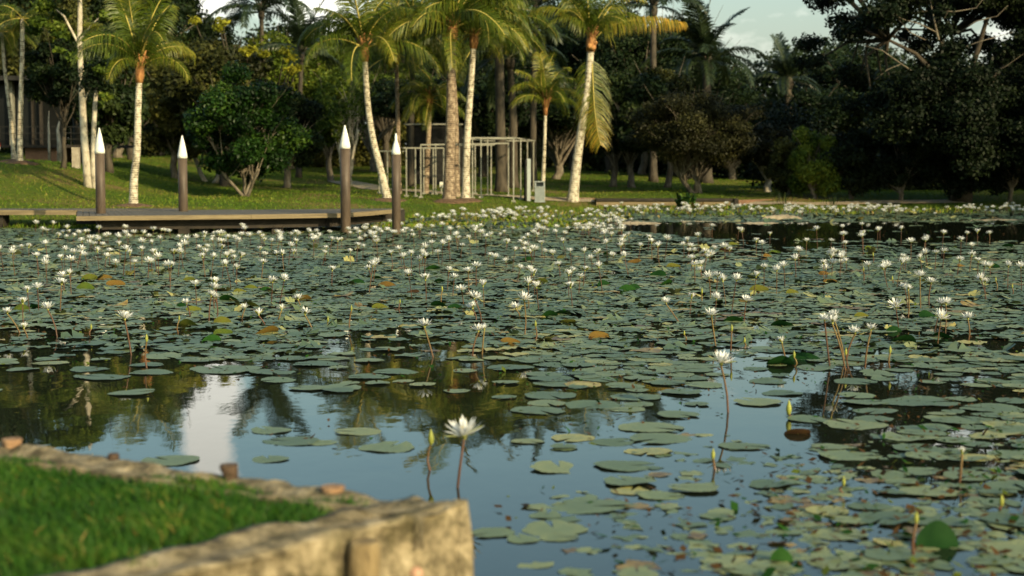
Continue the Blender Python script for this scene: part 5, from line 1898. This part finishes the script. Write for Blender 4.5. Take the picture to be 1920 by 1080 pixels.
def far_drift():
    """hundreds of small flowers close to the far shore"""
    pts = []
    def add(n, x0, x1, r0, r1):
        for _ in range(n):
            px = rg.uniform(x0, x1); t = rg.random()
            a = np.interp(px, [0, 1], [0, 0])
            row = r0 + (r1 - r0) * t
            pts.append((px + rg.normal(0, 6), row))
    def clus(n, x0, x1, r0, r1, k=5):
        for _ in range(n // k):
            cx, cy_ = rg.uniform(x0, x1), rg.uniform(r0, r1)
            for _ in range(k): pts.append((cx + rg.normal(0, 15), cy_ + rg.normal(0, 2.2)))
    clus(38, 40, 380, 440, 462, 2); clus(32, 340, 640, 443, 466, 2); clus(56, 640, 1150, 433, 462, 2); clus(80, 745, 1180, 404, 424, 4); clus(35, 900, 1160, 402, 412)
    clus(80, 1110, 1400, 396, 406, 4); clus(140, 1390, 1930, 396, 405, 4); clus(40, 1000, 1160, 432, 446)
    clus(25, 640, 1300, 455, 500, 3); clus(20, 1300, 1900, 470, 520, 2); clus(20, 0, 640, 455, 510, 2)
    protos = []
    for i, (op, h, ln) in enumerate(((1, .17, .3), (.8, .21, -.35), (.9, .14, .4))):
        protos.append(merged_far(op, 60 + i, h, .112, ln))
    big = MB()
    V4 = []
    allb = [[], [], [], [], []]
    for (px, row) in pts:
        g = G(px, row)
        if sdist(np.array([g.x]), np.array([g.y]), POND)[0] > -.1: continue
        pr = protos[int(rg.integers(3))]
        a = rg.uniform(0, 6.28); s = rg.uniform(.75, 1.15); c_, s_ = math.cos(a) * s, math.sin(a) * s
        k = len(big.v)
        big.v += [(g.x + x * c_ - y * s_, g.y + x * s_ + y * c_, z * s) for x, y, z in pr.v]
        big.t += pr.t; big.f += [tuple(k + i for i in f) for f in pr.f]; big.m += pr.m; big.sm += pr.sm
    big.obj('water_lilies', [M['petal'], M['stamen'], M['sepal'], M['stem']], kind='stuff', label='countless small white water lilies drifting along the far shore', cat='water lilies')


far_drift()


def weeds():
    """yellow-green weed and small leaves standing in the shallows along the far shore"""
    n = 26000
    px = rg.uniform(-20, 1940, n)
    row = rg.uniform(391, 428, n)
    g = np.array([tuple(G(a, c)) for a, c in zip(px, row)])
    X, Y = g[:, 0], g[:, 1]
    s = sdist(X, Y, POND)
    lo = np.interp(px, [0, 640, 760, 1000, 1130, 1200, 1920], [1.5, 1.5, 6, 8, 7, 5.5, 6])
    k = (s < .1) & (s > -lo) & (rg.random(n) < .4 + .4 * np.sin(X * 1.3 + 2 * np.sin(Y * .9)))
    k &= ~((px > 1140) & (row > 412))
    X, Y = X[k], Y[k]; n = len(X)
    a = rg.uniform(0, 6.28, n); w = rg.uniform(.015, .05, n); H = rg.uniform(.03, .16, n)
    P = np.stack([X, Y, np.full(n, -.01)], 1)
    u = np.stack([np.cos(a) * w, np.sin(a) * w, 0 * a], 1)
    top = P + np.stack([rg.normal(0, .05, n), rg.normal(0, .05, n), H], 1)
    V = np.stack([P, P + (top - P) * .6 + u, top, P + (top - P) * .6 - u], 1).reshape(-1, 3)
    t = np.clip(.55 + rg.normal(0, .2, n), 0, 1)
    link('water_weeds', np_mesh('water_weeds', V, np.arange(4 * n).reshape(n, 4), np.repeat(t, 4), M['blade_far']), kind='stuff', label='yellow-green weeds crowding the shallows along the far shore', cat='weeds')


weeds()


def litter():
    """bits of dead leaf and weed between the pads"""
    n = 22000
    Y = 7.6 + 36 * rg.random(n) ** 1.3
    px = rg.uniform(-50, 1970, n)
    X = (px - 960) / F * Y
    pxx, py = to_px(X, Y, 0)
    D = density(np.clip(px, 0, 1919), py)
    k = (rg.random(n) < np.clip(D * 1.2, 0, .9)) & (sdist(X, Y, POND) < -.3)
    X, Y = X[k], Y[k]; n = len(X)
    a = rg.uniform(0, 6.28, n); L_ = rg.uniform(.008, .03, n) * (1 + (Y < 12) * .5); w = L_ * rg.uniform(.2, .7, n)
    z = rg.uniform(.004, .03, n)
    P = np.stack([X, Y, z], 1)
    u = np.stack([np.cos(a) * L_, np.sin(a) * L_, rg.normal(0, .35, n) * L_], 1); v = np.stack([-np.sin(a) * w, np.cos(a) * w, rg.normal(0, .35, n) * w], 1)
    V = np.stack([P - u, P + v, P + u, P - v], 1).reshape(-1, 3)
    t = rg.choice([1, .5, .3, .1], n, p=[.6, .1, .15, .15])
    link('floating_litter', np_mesh('floating_litter', V, np.arange(4 * n).reshape(n, 4), np.repeat(t, 4), M['leafraised']), kind='stuff', label='scraps of dead leaf and weed floating between the pads', cat='debris')


litter()


def torn_pads():
    """half-sunk scraps of pad in the nearest right part of the water"""
    n = 900
    row = rg.uniform(815, 1085, n); px = rg.uniform(930, 1930, n)
    Vs, Fs, Ts = [], [], []
    m = 11; k = 0
    tri = np.array([(0, i, i + 1) for i in range(1, m - 1)] + [(0, m - 1, 1)])
    for a, c in zip(px, row):
        w = np.clip((a - 950) / 500, .03, 1) * np.clip((c - 790) / 60, 0, 1)
        if rg.random() > w * .62 * (1 + .6 * math.sin(a * .02 + 3 * math.sin(c * .015))): continue
        g = G(a, c); r_ = rg.uniform(.025, .12)
        th = np.arange(m - 1) / (m - 1) * 2 * np.pi
        rr = r_ * (1 + rg.uniform(-.4, .25, m - 1))
        ph = rg.uniform(0, 6.28); e = rg.uniform(.5, 1)
        lx = np.concatenate([[0], rr * np.cos(th)]); ly = np.concatenate([[0], rr * np.sin(th) * e])
        z = np.concatenate([[.003], rg.uniform(-.004, .007, m - 1)])
        Vs.append(np.stack([g.x + lx * math.cos(ph) - ly * math.sin(ph), g.y + lx * math.sin(ph) + ly * math.cos(ph), z], 1))
        Fs.append(tri + k); k += m
        Ts.append(np.full(m, rg.choice([.1, .3, .5, .6, .95], p=[.25, .25, .2, .15, .15])))
    link('torn_pads', np_mesh('torn_pads', np.concatenate(Vs), np.concatenate(Fs), np.concatenate(Ts), M['pad']), kind='stuff', label='torn half-sunk scraps of lily pad in the nearest right part of the water', cat='debris')


torn_pads()

# ------------------------------------------------------------------ near bank: stone wall, timber piles, turf
WZ = .60
A0 = Vector((-.18, 6.53, 0)); A1 = Vector((-2.46, 7.96, 0)); A2 = Vector((-9, 12.1, 0)); B1 = Vector((-.88, 5.71, 0)); B2 = Vector((-2.5, 3.8, 0))


def noise3(v, s):
    from mathutils import noise as mn
    return mn.noise(Vector(v) * s)


def wall_run(a, c, inner, name, label, n_len, face_z=-.35):
    """a..c outer edge; inner = horizontal vector to the inner edge; rough subdivided top and face"""
    d = (c - a); N_ = n_len; m_top = 8; m_face = 14
    out = -inner.normalized()
    V, Fc = [], []
    rows = []
    prof = []
    for j in range(m_face + 1): prof.append((0.0, face_z + (WZ - .02 - face_z) * j / m_face, 'f'))
    for j in range(m_top + 1): prof.append((inner.length * (j + .25) / (m_top + .25), WZ + .01 * math.sin(j), 't'))
    prof.append((inner.length, WZ - .12, 't'))
    for i in range(N_ + 1):
        p = a + d * i / N_
        for (o_, z, k) in prof:
            q = p - out * o_ + Vector((0, 0, z))
            nn = noise3(q, 3.1) * .6 + noise3(q, 9) * .3 + noise3(q, 24) * .12
            if k == 'f': q = q + out * (nn * .06 - .01)
            else: q = q + Vector((0, 0, nn * .045 - .005))
            V.append(q)
    w = len(prof)
    for i in range(N_):
        for j in range(w - 1):
            Fc.append((i * w + j, (i + 1) * w + j, (i + 1) * w + j + 1, i * w + j + 1))
    V = np.array([tuple(v) for v in V]); Fc = np.array(Fc)
    me = np_mesh(name, V, Fc, np.full(len(V), .5), M['wall'], True)
    return me


inn1 = Vector((-(A1 - A0).y, (A1 - A0).x, 0)).normalized()
if inn1.dot(Vector((-2, 4, 0)) - A0) < 0: inn1 = -inn1
inn2 = Vector((-(B1 - A0).y, (B1 - A0).x, 0)).normalized()
if inn2.dot(Vector((-2, 5.5, 0)) - A0) < 0: inn2 = -inn2
r = empty('retaining_wall', A0, label='rough sandstone retaining wall cornering around the near grass', cat='wall')
o = link('pond_side', wall_run(Vector((0, 0, 0)), A1 - A0, inn1 * .30, 'pond_side', '', 170), r)
link('pond_side', wall_run(A1 - A0, A2 - A0, inn1 * .30, 'pond_side', '', 120), r)
link('front_side', wall_run(Vector((0, 0, 0)), B1 - A0, inn2 * .30, 'front_side', '', 80), r)
link('front_side', wall_run(B1 - A0, B2 - A0, inn2 * .30, 'front_side', '', 110), r)
# corner filling stone
b = MB()
cc = inn1 * .0 + inn2 * .0
b.tube([(-.02, -.0, -.35), (-.02, 0, .2), (-.025, 0, .45), (-.03, 0, .62)], [.05, .05, .048, .03], 12, jit=.12)
b.obj('corner_stone', M['wall'], r)
# turf inside
b = MB()
ins = [A0 + inn1 * .22 + inn2 * .22, A1 + inn1 * .25, A2 + inn1 * .25, Vector((-12, 2, 0)), B2 + inn2 * .25, B1 + inn2 * .3]
prism(b, [(v.x, v.y) for v in ins], .1, WZ - .03)
M['soil'] = surf_mat('turf_soil', [(.3, (.03, .05, .012)), (.7, (.09, .065, .03))], 8)
b.obj('grass_bank', M['soil'], kind='structure')


def turf():
    n = 110000
    X = rg.uniform(-3.4, .0, n); Y = rg.uniform(4.4, 9.2, n)
    poly = [(v.x, v.y) for v in (A0 + inn1 * .20 + inn2 * .34, A1 + inn1 * .24 - (A1 - A0).normalized() * 0, A2 + inn1 * .24, Vector((-9, 4, 0)), B2 + inn2 * .26, B1 + inn2 * .26)]
    s = sdist(X, Y, poly) + .07 * np.sin(X * 11 + 2 * np.sin(Y * 9)) + .045 * np.sin(Y * 23 + X * 5)
    px, py = to_px(X, Y, WZ)
    k = (s < 0) & (px > -80) & (py < 1130)
    X, Y, s = X[k], Y[k], s[k]; n = len(X)
    patch = np.sin(X * 5.1 + 2 * np.sin(Y * 3.3)) * np.sin(Y * 4.7 + X * 2)
    H = rg.uniform(.025, .07, n) * (1 + .25 * patch) * np.clip(.5 - s * 4, .5, 1)
    a = rg.uniform(0, 6.28, n); w = rg.uniform(.0022, .0045, n)
    P = np.stack([X, Y, np.full(n, WZ - .035)], 1)
    side = np.stack([np.cos(a) * w, np.sin(a) * w, 0 * a], 1)
    ln = np.stack([rg.normal(-.2, .45, n) * H, rg.normal(0, .45, n) * H, H], 1)
    m1 = P + ln * np.array([.4, .4, .6])
    tip = P + ln * np.array([1.3, 1.3, 1.0])
    V = np.stack([P - side, P + side, m1 + side * .8, tip], 1)
    V = np.stack([P - side, P + side, m1 + side * .85, m1 - side * .85, tip], 1).reshape(-1, 3)
    i = np.arange(n) * 5
    quads = np.stack([i, i + 1, i + 2, i + 3], 1); tris = np.stack([i + 3, i + 2, i + 4, i + 4], 1)
    t = np.clip(.38 + .2 * patch + rg.normal(0, .17, n) + (rg.random(n) < .04) * .5, 0, 1)
    # use separate triangle object faces through one mesh with mixed counts
    me = bpy.data.meshes.new('grass')
    nq = n
    me.vertices.add(len(V)); me.loops.add(nq * 4 + nq * 3); me.polygons.add(nq * 2)
    me.vertices.foreach_set('co', V.astype(np.float32).ravel())
    li = np.concatenate([quads.ravel(), tris[:, :3].ravel()]).astype(np.int32)
    me.loops.foreach_set('vertex_index', li)
    me.polygons.foreach_set('loop_start', np.concatenate([np.arange(nq) * 4, nq * 4 + np.arange(nq) * 3]).astype(np.int32))
    me.polygons.foreach_set('loop_total', np.concatenate([np.full(nq, 4), np.full(nq, 3)]).astype(np.int32))
    at = me.attributes.new('tint', 'FLOAT', 'POINT'); at.data.foreach_set('value', np.repeat(t, 5).astype(np.float32))
    me.update(calc_edges=True); me.materials.append(M['blade'])
    link('grass', me, kind='stuff', label='lush green grass blades on the near bank inside the stone wall', cat='grass')


turf()


def stub(px, row, w, hgt, mat, label, flare=1.0, name='timber_pile', tilt=0.0, off=.0):
    """pile head standing at the pond side of the wall; row = its foot at wall-top level"""
    p = G(px, row, WZ)
    p.z = 0
    k = F / p.y
    r_ = w / 2 / k
    b = MB()
    top = WZ + hgt / k
    b.tube([(0, 0, -.4), (0, 0, WZ - .1), (tilt * .4, 0, WZ + .3 * hgt / k), (tilt, 0, top - .004), (tilt, 0, top)],
           [r_ * .85, r_ * .85, r_ * .9, r_ * flare, r_ * .9 * flare], 16, jit=.07)
    return b.obj(name, M[mat], None, p, label=label, cat='timber pile')


stub(23, 840, 38, 18, 'terracotta', 'lit reddish timber pile head at the far left of the stone wall', 1.05)
stub(213, 864, 26, 14, 'wooddark', 'small dark timber pile head on the pond side of the wall', .8)
stub(434, 895, 32, 25, 'wooddark', 'dark knobbly timber pile head with a side nub before blue water', 1.1, tilt=-.012)
stub(624, 923, 46, 12, 'terracotta', 'short flared reddish timber pile head nearest the wall corner', 1.08)
# big pile set in the front face
fp = A0.lerp(B1, (A0 - G(690, 1010, WZ - .0)).length / (A0 - B1).length) if False else None
q = G(690, 1004, WZ)
tt = (q - A0).dot((B1 - A0).normalized())
q = A0 + (B1 - A0).normalized() * tt - inn2 * .05
b = MB()
b.tube([(0, 0, -.4), (0, 0, .1), (.0, 0, .4), (.003, 0, .555), (.003, 0, .575)], [.058, .060, .060, .058, .05], 20, jit=.07)
b.obj('timber_pile', M['wood'], None, Vector((q.x, q.y, 0)), label='thick round timber pile set against the front face of the stone wall', cat='timber pile')
# embedded stones in the front face
rg2 = random.Random(3)
for i, (tq, z, s, mt, lab) in enumerate([(.30, .38, .030, 'pink', 'pink rounded stone embedded high in the wall face near the corner'), (.16, .20, .038, 'sand', 'pale cobble embedded low in the wall face'),
                                         (.42, .17, .045, 'sand', 'larger pale cobble embedded in the wall face right of the pile'), (.55, .22, .026, 'pink', 'small reddish stone beside the round pile'),
                                         (.88, .42, .022, 'pink', 'small pinkish stone left of the round pile'), (1.05, .3, .045, 'sand', 'tan cobble in the wall face left of the round pile')]):
    pnt = A0 + (B1 - A0) * tq * .9 - inn2 * .012 + Vector((0, 0, z))
    b = MB()
    pnt = pnt + inn2 * s * .55
    b.lathe([(s * .3, -s * .9), (s * .85, -s * .5), (s, 0), (s * .8, s * .55), (s * .25, s * .85)], 10, jit=.12)
    b.obj('cobble', M[mt], None, pnt, label=lab, cat='stone')
